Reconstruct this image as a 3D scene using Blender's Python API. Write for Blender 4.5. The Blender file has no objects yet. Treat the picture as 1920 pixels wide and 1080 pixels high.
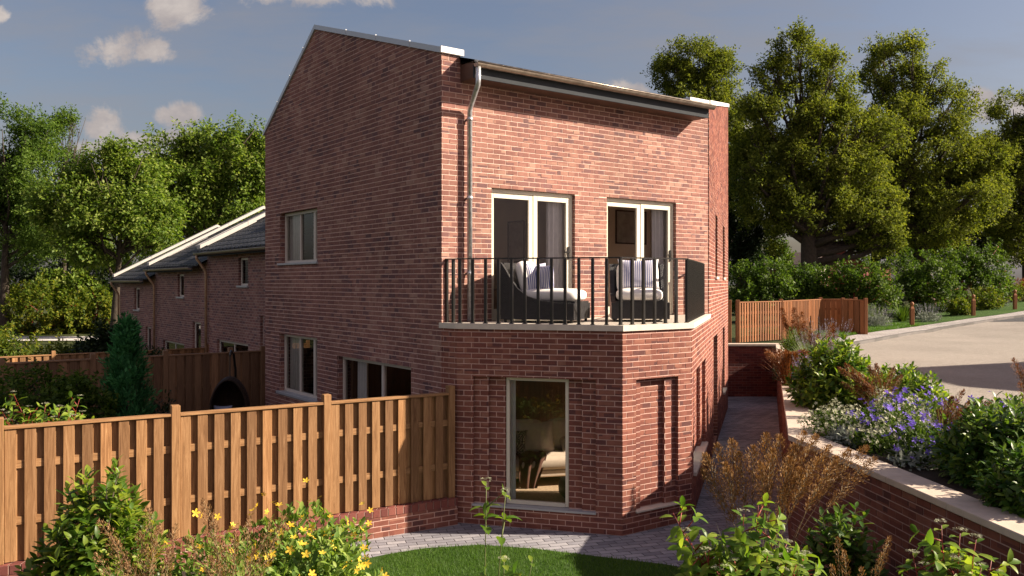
import bpy, math, random
import numpy as np
from mathutils import Vector, noise as mnoise

R = math.radians
SC = bpy.context.scene
COL = SC.collection
CAMZ = 3.39
F = 1600.0
HOR = 530.0

# ---------------------------------------------------------------- helpers
def ray_at(u, v, Y):
    return np.array([(u-960)/F*Y, Y, CAMZ+(HOR-v)/F*Y])
def ground_at(u, v, z):
    Y = F*(CAMZ-z)/(v-HOR)
    return np.array([(u-960)/F*Y, Y, z])
def along(O, d, u):
    k = (u-960)/F
    return (k*O[1]-O[0])/(d[0]-k*d[1])
def z_at(O, d, u, v):
    s = along(O, d, u)
    return CAMZ+(HOR-v)/F*(O[1]+s*d[1])
def v3(p, z=0.0):
    return np.array([p[0], p[1], z], float)

class MB:
    def __init__(s):
        s.v = []; s.f = []; s.fm = {}; s.fuv = {}
    def face(s, pts):
        i = len(s.v)
        s.v.extend([tuple(float(c) for c in p) for p in pts])
        s.f.append(tuple(range(i, i+len(pts))))
    def obox(s, O, ax, ay, az, a, b, c, bev=0.0):
        O = np.asarray(O, float); ax = np.asarray(ax, float); ay = np.asarray(ay, float); az = np.asarray(az, float)
        if np.dot(np.cross(ax, ay), az) < 0:
            ax = -ax; a = (-a[1], -a[0])
        i = len(s.v)
        if bev <= 0:
            for cc in c:
                for bb in b:
                    for aa in a:
                        s.v.append(tuple(O+ax*aa+ay*bb+az*cc))
            for q in ((0,2,3,1),(4,5,7,6),(0,1,5,4),(2,6,7,3),(0,4,6,2),(1,3,7,5)):
                s.f.append(tuple(i+k for k in q))
        else:
            # chamfered box
            idx = {}
            def P(x, y, z):
                key = (x, y, z)
                A = a[0] if x[0] == 0 else a[1]; B = b[0] if y[0] == 0 else b[1]; Cc = c[0] if z[0] == 0 else c[1]
                A += (bev if x[0] == 0 else -bev)*x[1]; B += (bev if y[0] == 0 else -bev)*y[1]; Cc += (bev if z[0] == 0 else -bev)*z[1]
                if key not in idx:
                    idx[key] = len(s.v); s.v.append(tuple(O+ax*A+ay*B+az*Cc))
                return idx[key]
            for x in (0, 1):
                for y in (0, 1):
                    for z in (0, 1):
                        P((x,0),(y,1),(z,1)); P((x,1),(y,0),(z,1)); P((x,1),(y,1),(z,0))
                        t = (P((x,0),(y,1),(z,1)), P((x,1),(y,0),(z,1)), P((x,1),(y,1),(z,0)))
                        s.f.append(t if (x+y+z) % 2 == 1 else t[::-1])
            def q(l, flip):
                s.f.append(tuple(l[::-1]) if flip else tuple(l))
            for x in (0, 1):
                q([P((x,0),(0,1),(0,1)), P((x,0),(1,1),(0,1)), P((x,0),(1,1),(1,1)), P((x,0),(0,1),(1,1))], x == 0)
                q([P((0,1),(x,0),(0,1)), P((0,1),(x,0),(1,1)), P((1,1),(x,0),(1,1)), P((1,1),(x,0),(0,1))], x == 0)
                q([P((0,1),(0,1),(x,0)), P((1,1),(0,1),(x,0)), P((1,1),(1,1),(x,0)), P((0,1),(1,1),(x,0))], x == 0)
            for x in (0, 1):
                for y in (0, 1):
                    fl = (x+y) % 2 == 0
                    q([P((x,0),(y,1),(0,1)), P((x,1),(y,0),(0,1)), P((x,1),(y,0),(1,1)), P((x,0),(y,1),(1,1))], fl)
                    q([P((0,1),(x,0),(y,1)), P((0,1),(x,1),(y,0)), P((1,1),(x,1),(y,0)), P((1,1),(x,0),(y,1))], fl)
                    q([P((y,1),(0,1),(x,0)), P((y,0),(0,1),(x,1)), P((y,0),(1,1),(x,1)), P((y,1),(1,1),(x,0))], fl)
    def box(s, a, b, c, bev=0.0):
        s.obox((0,0,0), (1,0,0), (0,1,0), (0,0,1), a, b, c, bev)
    def prism(s, poly, z0, z1, top=True, bottom=True):
        A = sum(poly[k][0]*poly[(k+1) % len(poly)][1]-poly[(k+1) % len(poly)][0]*poly[k][1] for k in range(len(poly)))
        if A < 0: poly = poly[::-1]
        n = len(poly)
        if top: s.face([(p[0], p[1], z1) for p in poly])
        if bottom: s.face([(p[0], p[1], z0) for p in poly[::-1]])
        for k in range(n):
            p, q = poly[k], poly[(k+1) % n]
            s.face([(p[0],p[1],z0),(q[0],q[1],z0),(q[0],q[1],z1),(p[0],p[1],z1)])
    def tube(s, path, rad, seg=8, caps=True):
        path = [np.asarray(p, float) for p in path]
        n = len(path)
        if np.isscalar(rad): rad = [rad]*n
        i0 = len(s.v)
        prev = None
        for k in range(n):
            t = path[min(k+1, n-1)]-path[max(k-1, 0)]
            t = t/(np.linalg.norm(t)+1e-9)
            if prev is None:
                ref = np.array([0,0,1.0]) if abs(t[2]) < .9 else np.array([1.0,0,0])
                a = np.cross(t, ref)
            else:
                a = prev-t*np.dot(prev, t)
            a /= np.linalg.norm(a)+1e-9
            prev = a
            b = np.cross(t, a)
            for j in range(seg):
                th = 2*math.pi*j/seg
                s.v.append(tuple(path[k]+rad[k]*(math.cos(th)*a+math.sin(th)*b)))
        for k in range(n-1):
            for j in range(seg):
                a0 = i0+k*seg+j; a1 = i0+k*seg+(j+1) % seg
                s.f.append((a0, a1, a1+seg, a0+seg))
        if caps:
            s.f.append(tuple(i0+j for j in range(seg))[::-1])
            s.f.append(tuple(i0+(n-1)*seg+j for j in range(seg)))
    def grid(s, fn, nu, nv, closed_u=False):
        i0 = len(s.v)
        for a in range(nu+1):
            for b in range(nv+1):
                s.v.append(tuple(fn(a/nu, b/nv)))
        for a in range(nu):
            for b in range(nv):
                k = i0+a*(nv+1)+b
                s.f.append((k, k+nv+1, k+nv+2, k+1))
    def build(s, name, m, parent=None, smooth=False):
        off = np.array(parent_loc(parent))
        V = np.array(s.v, float)-off
        me = bpy.data.meshes.new(name)
        me.from_pydata([tuple(x) for x in V], [], s.f)
        me.update()
        # planar uv in metres for every face
        W = np.array(s.v, float)
        uv = me.uv_layers.new(name='UVMap')
        co = np.zeros((len(me.loops), 2))
        for p in me.polygons:
            n = np.array(p.normal)
            t = np.array([-n[1], n[0], 0.0]); L = np.linalg.norm(t)
            if L < .15: t = np.array([1.0,0,0]); b = np.array([0,1.0,0])
            else:
                t /= L; b = np.cross(n, t)
            for li in p.loop_indices:
                q = W[me.loops[li].vertex_index]
                co[li] = (np.dot(q, t), np.dot(q, b))
        uv.data.foreach_set('uv', co.ravel())
        if smooth:
            me.polygons.foreach_set('use_smooth', [True]*len(me.polygons))
        o = bpy.data.objects.new(name, me)
        COL.objects.link(o)
        if s.fuv:
            for fi, q in s.fuv.items():
                for li in me.polygons[fi].loop_indices: co[li] = q
            uv.data.foreach_set('uv', co.ravel())
        for mm in (m if isinstance(m, tuple) else (m,)):
            if mm: me.materials.append(mm)
        for fi, k_ in s.fm.items(): me.polygons[fi].material_index = k_
        if parent: o.parent = parent
        return o

def parent_loc(p):
    loc = np.zeros(3)
    while p is not None:
        loc += np.array(p.location); p = p.parent
    return loc

def tag(o, label=None, cat=None, group=None, kind=None):
    if label: o['label'] = label
    if cat: o['category'] = cat
    if group: o['group'] = group
    if kind: o['kind'] = kind
    return o
def thing(name, label, cat, loc, group=None):
    o = bpy.data.objects.new(name, None); COL.objects.link(o)
    o.location = tuple(float(c) for c in loc); o.empty_display_size = .2
    if cat: o['kind'] = 'thing'
    return tag(o, label, cat, group)
def copy_tree(o, parent=None):
    c = o.copy(); COL.objects.link(c)
    if parent is not None: c.parent = parent
    for ch in o.children: copy_tree(ch, c)
    return c

# fast big mesh out of numpy arrays
def fast_mesh(name, V, Fq, m, parent=None, local=False):
    off = np.zeros(3) if local else parent_loc(parent)
    me = bpy.data.meshes.new(name)
    V = np.ascontiguousarray(V-off, dtype=np.float32)
    tot = sum(len(f)*f.shape[1] for f in Fq); nf = sum(len(f) for f in Fq)
    me.vertices.add(len(V)); me.vertices.foreach_set('co', V.ravel())
    me.loops.add(tot); me.polygons.add(nf)
    li = np.concatenate([f.ravel() for f in Fq]).astype(np.int32)
    sizes = np.concatenate([np.full(len(f), f.shape[1]) for f in Fq])
    st = np.concatenate([[0], np.cumsum(sizes)[:-1]]).astype(np.int32)
    me.loops.foreach_set('vertex_index', li)
    me.polygons.foreach_set('loop_start', st)
    me.update(calc_edges=True)
    o = bpy.data.objects.new(name, me); COL.objects.link(o)
    me.materials.append(m)
    if parent: o.parent = parent
    return o

def norm(a):
    return a/(np.linalg.norm(a, axis=-1, keepdims=True)+1e-9)
def frames(d, up):
    x = norm(d); z = up-x*np.sum(up*x, -1, keepdims=True)
    z = norm(z); y = np.cross(z, x)
    return np.stack([x, y, z], axis=-1)       # columns
class Cloud:
    """collects copies of small template meshes in numpy arrays"""
    def __init__(s): s.V = []; s.F = {}; s.n = 0
    def add(s, tmpl, pos, d, up, size, wid=None):
        tv, tfs = tmpl
        n = len(pos)
        if n == 0: return
        M = frames(d, up)
        size = np.broadcast_to(np.asarray(size, float), (n,))
        L = np.repeat(tv[None], n, 0)*size[:, None, None]
        if wid is not None: L[:, :, 1] *= np.broadcast_to(np.asarray(wid, float), (n,))[:, None]
        V = np.einsum('nij,nkj->nki', M, L)+pos[:, None, :]
        s.V.append(V.reshape(-1, 3))
        base = s.n+np.arange(n)*len(tv)
        for f in tfs:
            k = f.shape[1]
            s.F.setdefault(k, []).append((f[None]+base[:, None, None]).reshape(-1, k))
        s.n += n*len(tv)
    def raw(s, V, f):
        s.V.append(np.asarray(V, float)); s.F.setdefault(f.shape[1], []).append(f+s.n); s.n += len(V)
    def build(s, name, m, parent=None, local=False):
        return fast_mesh(name, np.concatenate(s.V), [np.concatenate(v) for v in s.F.values()], m, parent, local)

def t_leaf(w=.42, droop=.25, fold=.25):
    xs = [0,.25,.55,.8,1.0]; ws = [0,.75,1.0,.66,0]
    c = [(x, 0, -droop*x*x) for x in xs]
    l = [(xs[k], w/2*ws[k], -droop*xs[k]**2+fold*w/2*ws[k]) for k in (1,2,3)]
    r = [(xs[k], -w/2*ws[k], -droop*xs[k]**2+fold*w/2*ws[k]) for k in (1,2,3)]
    tv = np.array(c+l+r)
    q = np.array([[1,2,6,5],[2,3,7,6],[2,1,8,9],[3,2,9,10]])
    t = np.array([[0,1,5],[3,4,7],[1,0,8],[4,3,10]])
    return tv, [q, t]
def t_small(w=.55, fold=.12):
    return np.array([(0,0,0),(.5,-w/2,fold),(1,0,-.05),(.5,w/2,fold)]), [np.array([[0,1,2,3]])]
def t_blade(w=.02, bend=.5, n=4):
    v = []; 
    for k in range(n+1):
        x = k/n; hw = w/2*(1-x**1.5)+.0004
        v += [(x*(1-.15*bend*x), -hw, -bend*.5*x*x), (x*(1-.15*bend*x), hw, -bend*.5*x*x)]
    q = np.array([[2*k, 2*k+2, 2*k+3, 2*k+1] for k in range(n)])
    return np.array(v), [q]
def t_flower(np_=5, w=.5, cup=.25):
    v = [(0,0,0)]; q = []
    for k in range(np_):
        a = 2*math.pi*k/np_; h = w*math.pi/np_*.9
        i = len(v)
        for (r_, da, z) in ((.55, -h, cup*.5), (1.0, -.35*h, cup), (1.0, .35*h, cup), (.55, h, cup*.5)):
            v.append((r_*math.cos(a+da), r_*math.sin(a+da), z))
        q.append([i, i+1, i+2, i+3])
    t = []
    for k in range(np_):
        i = 1+4*k; t.append([0, i, i+3])
    return np.array(v), [np.array(q), np.array(t)]
LEAF = t_leaf(); LEAFN = t_leaf(.34, .45, .3); LEAFB = t_leaf(.5, .35, .3); SMALL = t_small(); SEED = t_small(.28, .05)
BLADE = t_blade(); FLOWER5 = t_flower(5, .85); FLOWER4 = t_flower(4, .45, .1)

# ---------------------------------------------------------------- materials
def newmat(name):
    m = bpy.data.materials.new(name); m.use_nodes = True
    nt = m.node_tree; nt.nodes.clear()
    out = nt.nodes.new('ShaderNodeOutputMaterial')
    return m, nt, out
def N(nt, t, **kw):
    n = nt.nodes.new(t)
    for k, v in kw.items():
        if k.startswith('in_'): n.inputs[k[3:].replace('_', ' ')].default_value = v
        else: setattr(n, k, v)
    return n
def L(nt, a, b): nt.links.new(a, b)
def ramp(nt, stops, interp='LINEAR'):
    r = nt.nodes.new('ShaderNodeValToRGB'); cr = r.color_ramp; cr.interpolation = interp
    while len(cr.elements) > 1: cr.elements.remove(cr.elements[-1])
    cr.elements[0].position = stops[0][0]; cr.elements[0].color = (*stops[0][1], 1)
    for p, c in stops[1:]:
        e = cr.elements.new(p); e.color = (*c, 1)
    return r
def principled(nt, out, **kw):
    b = nt.nodes.new('ShaderNodeBsdfPrincipled')
    for k, v in kw.items(): b.inputs[k.replace('_', ' ')].default_value = v
    L(nt, b.outputs[0], out.inputs['Surface'])
    return b
def noise(nt, vec, scale, detail=4, rough=.55):
    n = nt.nodes.new('ShaderNodeTexNoise'); n.inputs['Scale'].default_value = scale
    n.inputs['Detail'].default_value = detail; n.inputs['Roughness'].default_value = rough
    if vec is not None: L(nt, vec, n.inputs['Vector'])
    return n
def bump(nt, h, dist, strength=1.0, prev=None):
    b = nt.nodes.new('ShaderNodeBump'); b.inputs['Distance'].default_value = dist; b.inputs['Strength'].default_value = strength
    L(nt, h, b.inputs['Height'])
    if prev: L(nt, prev.outputs[0], b.inputs['Normal'])
    return b
def mapping(nt, vec, scale=(1,1,1), rot=(0,0,0)):
    mp = nt.nodes.new('ShaderNodeMapping'); mp.inputs['Scale'].default_value = scale; mp.inputs['Rotation'].default_value = rot
    L(nt, vec, mp.inputs['Vector']); return mp.outputs[0]
def mixc(nt, fac, a, b, mode='MIX'):
    m = nt.nodes.new('ShaderNodeMix'); m.data_type = 'RGBA'; m.blend_type = mode
    for sock, val in ((m.inputs[0], fac), (m.inputs[6], a), (m.inputs[7], b)):
        if hasattr(val, 'is_output') or isinstance(val, bpy.types.NodeSocket): L(nt, val, sock)
        else: sock.default_value = val if not isinstance(val, tuple) else ((*val, 1) if len(val) == 3 else val)
    return m.outputs[2]
def math_(nt, op, a, b=None, c=None, clamp=False):
    m = nt.nodes.new('ShaderNodeMath'); m.operation = op; m.use_clamp = clamp
    for k, val in enumerate((a, b, c)):
        if val is None: continue
        if isinstance(val, bpy.types.NodeSocket): L(nt, val, m.inputs[k])
        else: m.inputs[k].default_value = val
    return m.outputs[0]

def brick_mat(name, cols, mortar, bw=.225, rh=.075, ms=.0052, rough=.75, bumpd=.012, spec=.3, offset=.5, dirt=.35, rot=0.0, wob=.0022):
    m, nt, out = newmat(name)
    tc = nt.nodes.new('ShaderNodeTexCoord')
    vec = tc.outputs['UV']
    if rot: vec = mapping(nt, vec, rot=(0, 0, rot))
    nz = noise(nt, vec, 60, 2)
    off = nt.nodes.new('ShaderNodeVectorMath'); off.operation = 'MULTIPLY_ADD'
    L(nt, nz.outputs['Color'], off.inputs[0]); off.inputs[1].default_value = (wob, wob, 0); L(nt, vec, off.inputs[2])
    b = nt.nodes.new('ShaderNodeTexBrick'); L(nt, off.outputs[0], b.inputs['Vector'])
    b.offset = offset; b.inputs['Scale'].default_value = 1.0
    b.inputs['Color1'].default_value = (0,0,0,1); b.inputs['Color2'].default_value = (1,1,1,1); b.inputs['Mortar'].default_value = (0,0,0,1)
    b.inputs['Mortar Size'].default_value = ms; b.inputs['Mortar Smooth'].default_value = .35
    b.inputs['Brick Width'].default_value = bw; b.inputs['Row Height'].default_value = rh
    rp = ramp(nt, cols); L(nt, b.outputs['Color'], rp.inputs['Fac'])
    n2 = noise(nt, vec, 9, 5, .7); n3 = noise(nt, vec, .55, 3)
    g = ramp(nt, [(.3, (.80,.80,.80)), (.7, (1.15,1.15,1.15))]); L(nt, n2.outputs['Fac'], g.inputs['Fac'])
    c = mixc(nt, .8, rp.outputs[0], g.outputs[0], 'MULTIPLY')
    g2 = ramp(nt, [(.35, (1-dirt,)*3), (.65, (1.12,1.12,1.12))]); L(nt, n3.outputs['Fac'], g2.inputs['Fac'])
    c = mixc(nt, .6, c, g2.outputs[0], 'MULTIPLY')
    c = mixc(nt, b.outputs['Fac'], c, mortar)
    p = principled(nt, out, Roughness=rough); p.inputs['Specular IOR Level'].default_value = spec
    L(nt, c, p.inputs['Base Color'])
    b2 = nt.nodes.new('ShaderNodeTexBrick'); L(nt, off.outputs[0], b2.inputs['Vector']); b2.offset = offset
    for k_, v_ in (('Scale',1.0),('Mortar Size',ms*2.0),('Mortar Smooth',1.0),('Brick Width',bw),('Row Height',rh)): b2.inputs[k_].default_value = v_
    h = math_(nt, 'SUBTRACT', 1.0, b2.outputs['Fac'])
    n4 = noise(nt, vec, 120, 3, .7)
    h2 = math_(nt, 'MULTIPLY_ADD', n4.outputs['Fac'], .25, h)
    bp = bump(nt, h2, bumpd*1.4, 1.0)
    L(nt, bp.outputs[0], p.inputs['Normal'])
    return m

def plain_mat(name, col, rough=.6, var=.15, scale=8, metal=0.0, bumpd=.0, coat=0.0, coord='Object', spec=.5):
    m, nt, out = newmat(name)
    tc = nt.nodes.new('ShaderNodeTexCoord')
    n = noise(nt, tc.outputs[coord], scale, 5, .6)
    lo = tuple(c*(1-var) for c in col); hi = tuple(min(1, c*(1+var)) for c in col)
    rp = ramp(nt, [(.3, lo), (.7, hi)]); L(nt, n.outputs['Fac'], rp.inputs['Fac'])
    p = principled(nt, out, Roughness=rough, Metallic=metal)
    p.inputs['Coat Weight'].default_value = coat; p.inputs['Specular IOR Level'].default_value = spec
    L(nt, rp.outputs[0], p.inputs['Base Color'])
    if bumpd:
        n2 = noise(nt, tc.outputs[coord], scale*8, 4, .7)
        L(nt, bump(nt, n2.outputs['Fac'], bumpd, .6).outputs[0], p.inputs['Normal'])
    return m

def wood_mat(name, c0, c1, c2, grain='v', rough=.62):
    m, nt, out = newmat(name)
    tc = nt.nodes.new('ShaderNodeTexCoord'); geo = nt.nodes.new('ShaderNodeNewGeometry')
    sc = (30, 1.6, 1) if grain == 'v' else (1.6, 30, 1)
    # shift the grain of every board
    sh = nt.nodes.new('ShaderNodeVectorMath'); sh.operation = 'MULTIPLY_ADD'
    cmb = nt.nodes.new('ShaderNodeCombineXYZ')
    for k in range(3): L(nt, geo.outputs['Random Per Island'], cmb.inputs[k])
    L(nt, cmb.outputs[0], sh.inputs[0]); sh.inputs[1].default_value = (37, 53, 29); L(nt, tc.outputs['UV'], sh.inputs[2])
    v = mapping(nt, sh.outputs[0], scale=sc)
    n = noise(nt, v, .9, 7, .7); n.inputs['Distortion'].default_value = 1.6
    rp = ramp(nt, [(.25, c0), (.5, c1), (.75, c2)]); L(nt, n.outputs['Fac'], rp.inputs['Fac'])
    rv = ramp(nt, [(0, (.62,.60,.60)), (.3, (.9,.88,.86)), (.65, (1.05,1.05,1.02)), (1, (1.3,1.22,1.12))]); L(nt, geo.outputs['Random Per Island'], rv.inputs['Fac'])
    c = mixc(nt, 1.0, rp.outputs[0], rv.outputs[0], 'MULTIPLY')
    nk = noise(nt, mapping(nt, sh.outputs[0], scale=(9, 2.2, 1) if grain == 'v' else (2.2, 9, 1)), 1.0, 2)
    kr = ramp(nt, [(.68, (1,1,1)), (.8, (.55,.45,.38))]); L(nt, nk.outputs['Fac'], kr.inputs['Fac'])
    c = mixc(nt, .8, c, kr.outputs[0], 'MULTIPLY')
    p = principled(nt, out, Roughness=rough); p.inputs['Specular IOR Level'].default_value = .25
    L(nt, c, p.inputs['Base Color'])
    L(nt, bump(nt, n.outputs['Fac'], .003, .7).outputs[0], p.inputs['Normal'])
    return m

def leaf_mat(name, cols, rough=.5, trans=.3, tcol=None, spec=.22):
    m, nt, out = newmat(name)
    geo = nt.nodes.new('ShaderNodeNewGeometry'); oi = nt.nodes.new('ShaderNodeObjectInfo')
    tc = nt.nodes.new('ShaderNodeTexCoord')
    nz = noise(nt, tc.outputs['Object'], .55, 3)
    f = math_(nt, 'MULTIPLY_ADD', geo.outputs['Random Per Island'], .75, math_(nt, 'MULTIPLY_ADD', nz.outputs['Fac'], .9, -.33), clamp=True)
    st = [(k/(len(cols)-1), c) for k, c in enumerate(cols)]
    rp = ramp(nt, st); L(nt, f, rp.inputs['Fac'])
    p = nt.nodes.new('ShaderNodeBsdfPrincipled'); p.inputs['Roughness'].default_value = rough
    p.inputs['Specular IOR Level'].default_value = spec
    L(nt, rp.outputs[0], p.inputs['Base Color'])
    t = nt.nodes.new('ShaderNodeBsdfTranslucent')
    tcn = mixc(nt, 1.0, rp.outputs[0], tcol or (1.5,1.6,.7), 'MULTIPLY')
    L(nt, tcn, t.inputs['Color'])
    mx = nt.nodes.new('ShaderNodeMixShader'); mx.inputs[0].default_value = trans
    L(nt, p.outputs[0], mx.inputs[1]); L(nt, t.outputs[0], mx.inputs[2]); L(nt, mx.outputs[0], out.inputs['Surface'])
    return m

BR = [(0, (.135,.074,.074)), (.07, (.175,.088,.084)), (.22, (.222,.102,.084)), (.5, (.258,.118,.094)), (.72, (.292,.142,.110)), (.9, (.325,.168,.128)), (1, (.365,.215,.165))]
M = {}
M['brick'] = brick_mat('brick', BR, (.66,.47,.40), ms=.0058)
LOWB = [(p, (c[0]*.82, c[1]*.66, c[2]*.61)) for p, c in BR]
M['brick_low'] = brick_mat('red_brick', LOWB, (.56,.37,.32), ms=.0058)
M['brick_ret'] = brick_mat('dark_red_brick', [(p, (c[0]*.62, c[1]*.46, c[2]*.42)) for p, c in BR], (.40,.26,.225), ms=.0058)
def masonry(key, cols, mortar):
    '''wall faces: reveals in patterned brick, the mortar bed, and the bricks that stand proud of it'''
    bed = plain_mat(key+'_mortar', mortar, .95, .14, 14, bumpd=.002, coord='UV', spec=.1)
    return (M[key], bed, brick_mat(key+'_units', cols, mortar, ms=0.0, bumpd=.003, spec=.15))
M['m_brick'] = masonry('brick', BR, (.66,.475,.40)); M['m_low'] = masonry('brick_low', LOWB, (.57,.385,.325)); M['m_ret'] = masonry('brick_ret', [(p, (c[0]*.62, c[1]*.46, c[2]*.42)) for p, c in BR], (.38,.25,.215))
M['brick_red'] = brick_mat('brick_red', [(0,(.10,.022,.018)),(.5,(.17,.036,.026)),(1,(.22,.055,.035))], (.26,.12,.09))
M['brick_cap'] = brick_mat('brick_cap', [(0,(.12,.035,.03)),(.5,(.19,.055,.042)),(1,(.24,.08,.06))], (.34,.22,.18), bw=.112, rh=2.0, offset=0.0)
M['stone'] = plain_mat('cast_stone', (.56,.50,.42), .8, .1, 6, bumpd=.0015)
M['coping_stone'] = plain_mat('coping_stone', (.47,.385,.31), .85, .14, 5, bumpd=.002)
M['verge_white'] = plain_mat('pale_verge_capping', (.43,.41,.38), .6, .06, 3)
M['metal_white'] = plain_mat('white_metal_coping', (.78,.76,.72), .4, .04, 3)
M['metal_shaded'] = plain_mat('shaded_metal_coping', (.46,.49,.52), .3, .05, 3)  # white coping where it lies in shade, the shade put into the colour
M['fascia'] = plain_mat('fascia', (.045,.050,.056), .8, .08, 4, spec=.08)
M['soffit'] = plain_mat('soffit_timber', (.09,.045,.03), .6, .2, 8)
M['frame'] = plain_mat('cream_frame', (.66,.62,.50), .4, .04, 4)
M['frame_n'] = plain_mat('pale_frame', (.56,.50,.42), .45, .06, 4)
M['sillmetal'] = plain_mat('sill_grey', (.36,.37,.38), .35, .06, 4)
M['black'] = plain_mat('black_metal', (.012,.011,.010), .32, .2, 12)
M['plaster'] = plain_mat('plaster', (.84,.77,.67), .9, .05, 3)
M['ceiling'] = plain_mat('ceiling', (.82,.80,.76), .9, .03, 3)
M['floor_in'] = wood_mat('floorboards', (.30,.22,.15), (.38,.28,.19), (.46,.34,.24), 'h')
M['wood'] = wood_mat('fence_wood', (.12,.056,.023), (.255,.137,.061), (.40,.237,.12), 'v')
M['wood_h'] = wood_mat('fence_wood_across', (.12,.056,.023), (.255,.137,.061), (.40,.237,.12), 'h')
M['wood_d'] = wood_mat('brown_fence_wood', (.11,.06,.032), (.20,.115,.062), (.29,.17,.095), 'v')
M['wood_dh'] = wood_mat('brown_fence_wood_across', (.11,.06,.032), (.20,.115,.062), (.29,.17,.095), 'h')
M['wood_r'] = wood_mat('red_wood', (.15,.06,.025), (.22,.092,.038), (.29,.13,.056), 'v')
M['wood_rh'] = wood_mat('red_wood_across', (.15,.06,.025), (.22,.092,.038), (.29,.13,.056), 'h')
M['slate'] = brick_mat('roof_tiles', [(0,(.022,.024,.032)),(.5,(.034,.037,.047)),(1,(.048,.052,.062))], (.0015,.0015,.002), bw=.33, rh=.34, ms=.045, rough=.6, bumpd=.05, dirt=.2)
M['paver'] = brick_mat('block_paving', [(0,(.185,.18,.205)),(.5,(.255,.25,.275)),(1,(.33,.32,.34))], (.05,.045,.045), bw=.25, rh=.115, ms=.005, rough=.85, bumpd=.006, rot=R(-16.7), dirt=.3)
M['paver_up'] = brick_mat('pavement_blocks', [(0,(.27,.25,.24)),(.5,(.35,.325,.31)),(1,(.42,.39,.37))], (.08,.07,.065), bw=.22, rh=.11, ms=.006, rough=.9, bumpd=.006, rot=R(20), dirt=.25)
M['kerb'] = brick_mat('kerb_stone', [(0,(.10,.095,.09)),(1,(.15,.14,.135))], (.12,.11,.1), bw=.9, rh=2, ms=.01, rough=.9)
M['soil'] = plain_mat('soil', (.035,.022,.014), .95, .4, 14, bumpd=.03)
M['galv'] = plain_mat('galvanised', (.55,.57,.60), .32, .3, 20, metal=.75, bumpd=.002)
M['copper'] = plain_mat('weathered_gutter', (.31,.26,.21), .35, .3, 9, metal=.7)
M['bark'] = plain_mat('bark', (.05,.038,.026), .95, .4, 6, bumpd=.03)
M['redstem'] = plain_mat('red_stem', (.24,.03,.018), .5, .3, 10)
M['greenstem'] = plain_mat('green_stem', (.10,.12,.035), .6, .3, 10)
M['cushion_w'] = plain_mat('white_cushion', (.74,.71,.67), .9, .04, 10, bumpd=.002)
M['linen'] = plain_mat('linen', (.55,.46,.37), .95, .08, 14, bumpd=.004)
M['throw'] = plain_mat('brown_throw', (.09,.038,.025), .95, .25, 18, bumpd=.004)
M['rug'] = plain_mat('rug', (.42,.31,.20), .95, .2, 30, bumpd=.01)
M['curtain'] = plain_mat('curtain_cloth', (.80,.80,.81), .9, .06, 8)
M['curtain_w'] = plain_mat('voile_cloth', (.60,.58,.55), .9, .06, 8)
M['darkwood'] = plain_mat('dark_wood', (.05,.028,.018), .5, .25, 10)
M['darkpanel'] = wood_mat('dark_panelling', (.05,.022,.012), (.085,.038,.02), (.12,.056,.03), 'v')
M['sofawood'] = plain_mat('pale_sofa_frame', (.62,.52,.42), .8, .06, 10)
M['bluecush'] = plain_mat('blue_cushion', (.22,.25,.34), .9, .06, 10)
M['egg'] = brick_mat('egg_wicker', [(0,(.03,.016,.009)),(1,(.07,.038,.022))], (.004,.003,.002), bw=.05, rh=.02, ms=.003, rough=.6, bumpd=.01)
M['brown_panel'] = plain_mat('tan_panel', (.20,.13,.085), .8, .1, 6)
M['pale_art'] = plain_mat('art_paper', (.42,.40,.36), .8, .3, 5)

def wicker_mat():
    m, nt, out = newmat('black_wicker')
    tc = nt.nodes.new('ShaderNodeTexCoord')
    b = nt.nodes.new('ShaderNodeTexBrick'); L(nt, tc.outputs['UV'], b.inputs['Vector'])
    b.inputs['Scale'].default_value = 1; b.inputs['Brick Width'].default_value = .04; b.inputs['Row Height'].default_value = .016
    b.inputs['Mortar Size'].default_value = .0035; b.inputs['Mortar Smooth'].default_value = .9
    b.inputs['Color1'].default_value = (.022,.022,.025,1); b.inputs['Color2'].default_value = (.035,.035,.038,1); b.inputs['Mortar'].default_value = (.004,.004,.004,1)
    p = principled(nt, out, Roughness=.38); L(nt, b.outputs['Color'], p.inputs['Base Color'])
    L(nt, bump(nt, math_(nt, 'SUBTRACT', 1.0, b.outputs['Fac']), .008, 1).outputs[0], p.inputs['Normal'])
    return m
M['wicker'] = wicker_mat()
def stripe_mat():
    m, nt, out = newmat('striped_cloth')
    tc = nt.nodes.new('ShaderNodeTexCoord')
    w = nt.nodes.new('ShaderNodeTexWave'); w.wave_type = 'BANDS'; w.bands_direction = 'X'
    w.inputs['Scale'].default_value = 11; w.inputs['Distortion'].default_value = .4
    L(nt, tc.outputs['Object'], w.inputs['Vector'])
    rp = ramp(nt, [(.42, (.72,.70,.70)), (.55, (.10,.12,.30))]); L(nt, w.outputs['Fac'], rp.inputs['Fac'])
    # plain border left and right
    sx = nt.nodes.new('ShaderNodeSeparateXYZ'); L(nt, tc.outputs['Object'], sx.inputs[0])
    e = math_(nt, 'GREATER_THAN', math_(nt, 'ABSOLUTE', sx.outputs[0]), .215)
    c = mixc(nt, e, rp.outputs[0], (.72,.70,.70))
    p = principled(nt, out, Roughness=.9); L(nt, c, p.inputs['Base Color'])
    return m
M['stripe'] = stripe_mat()
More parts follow.
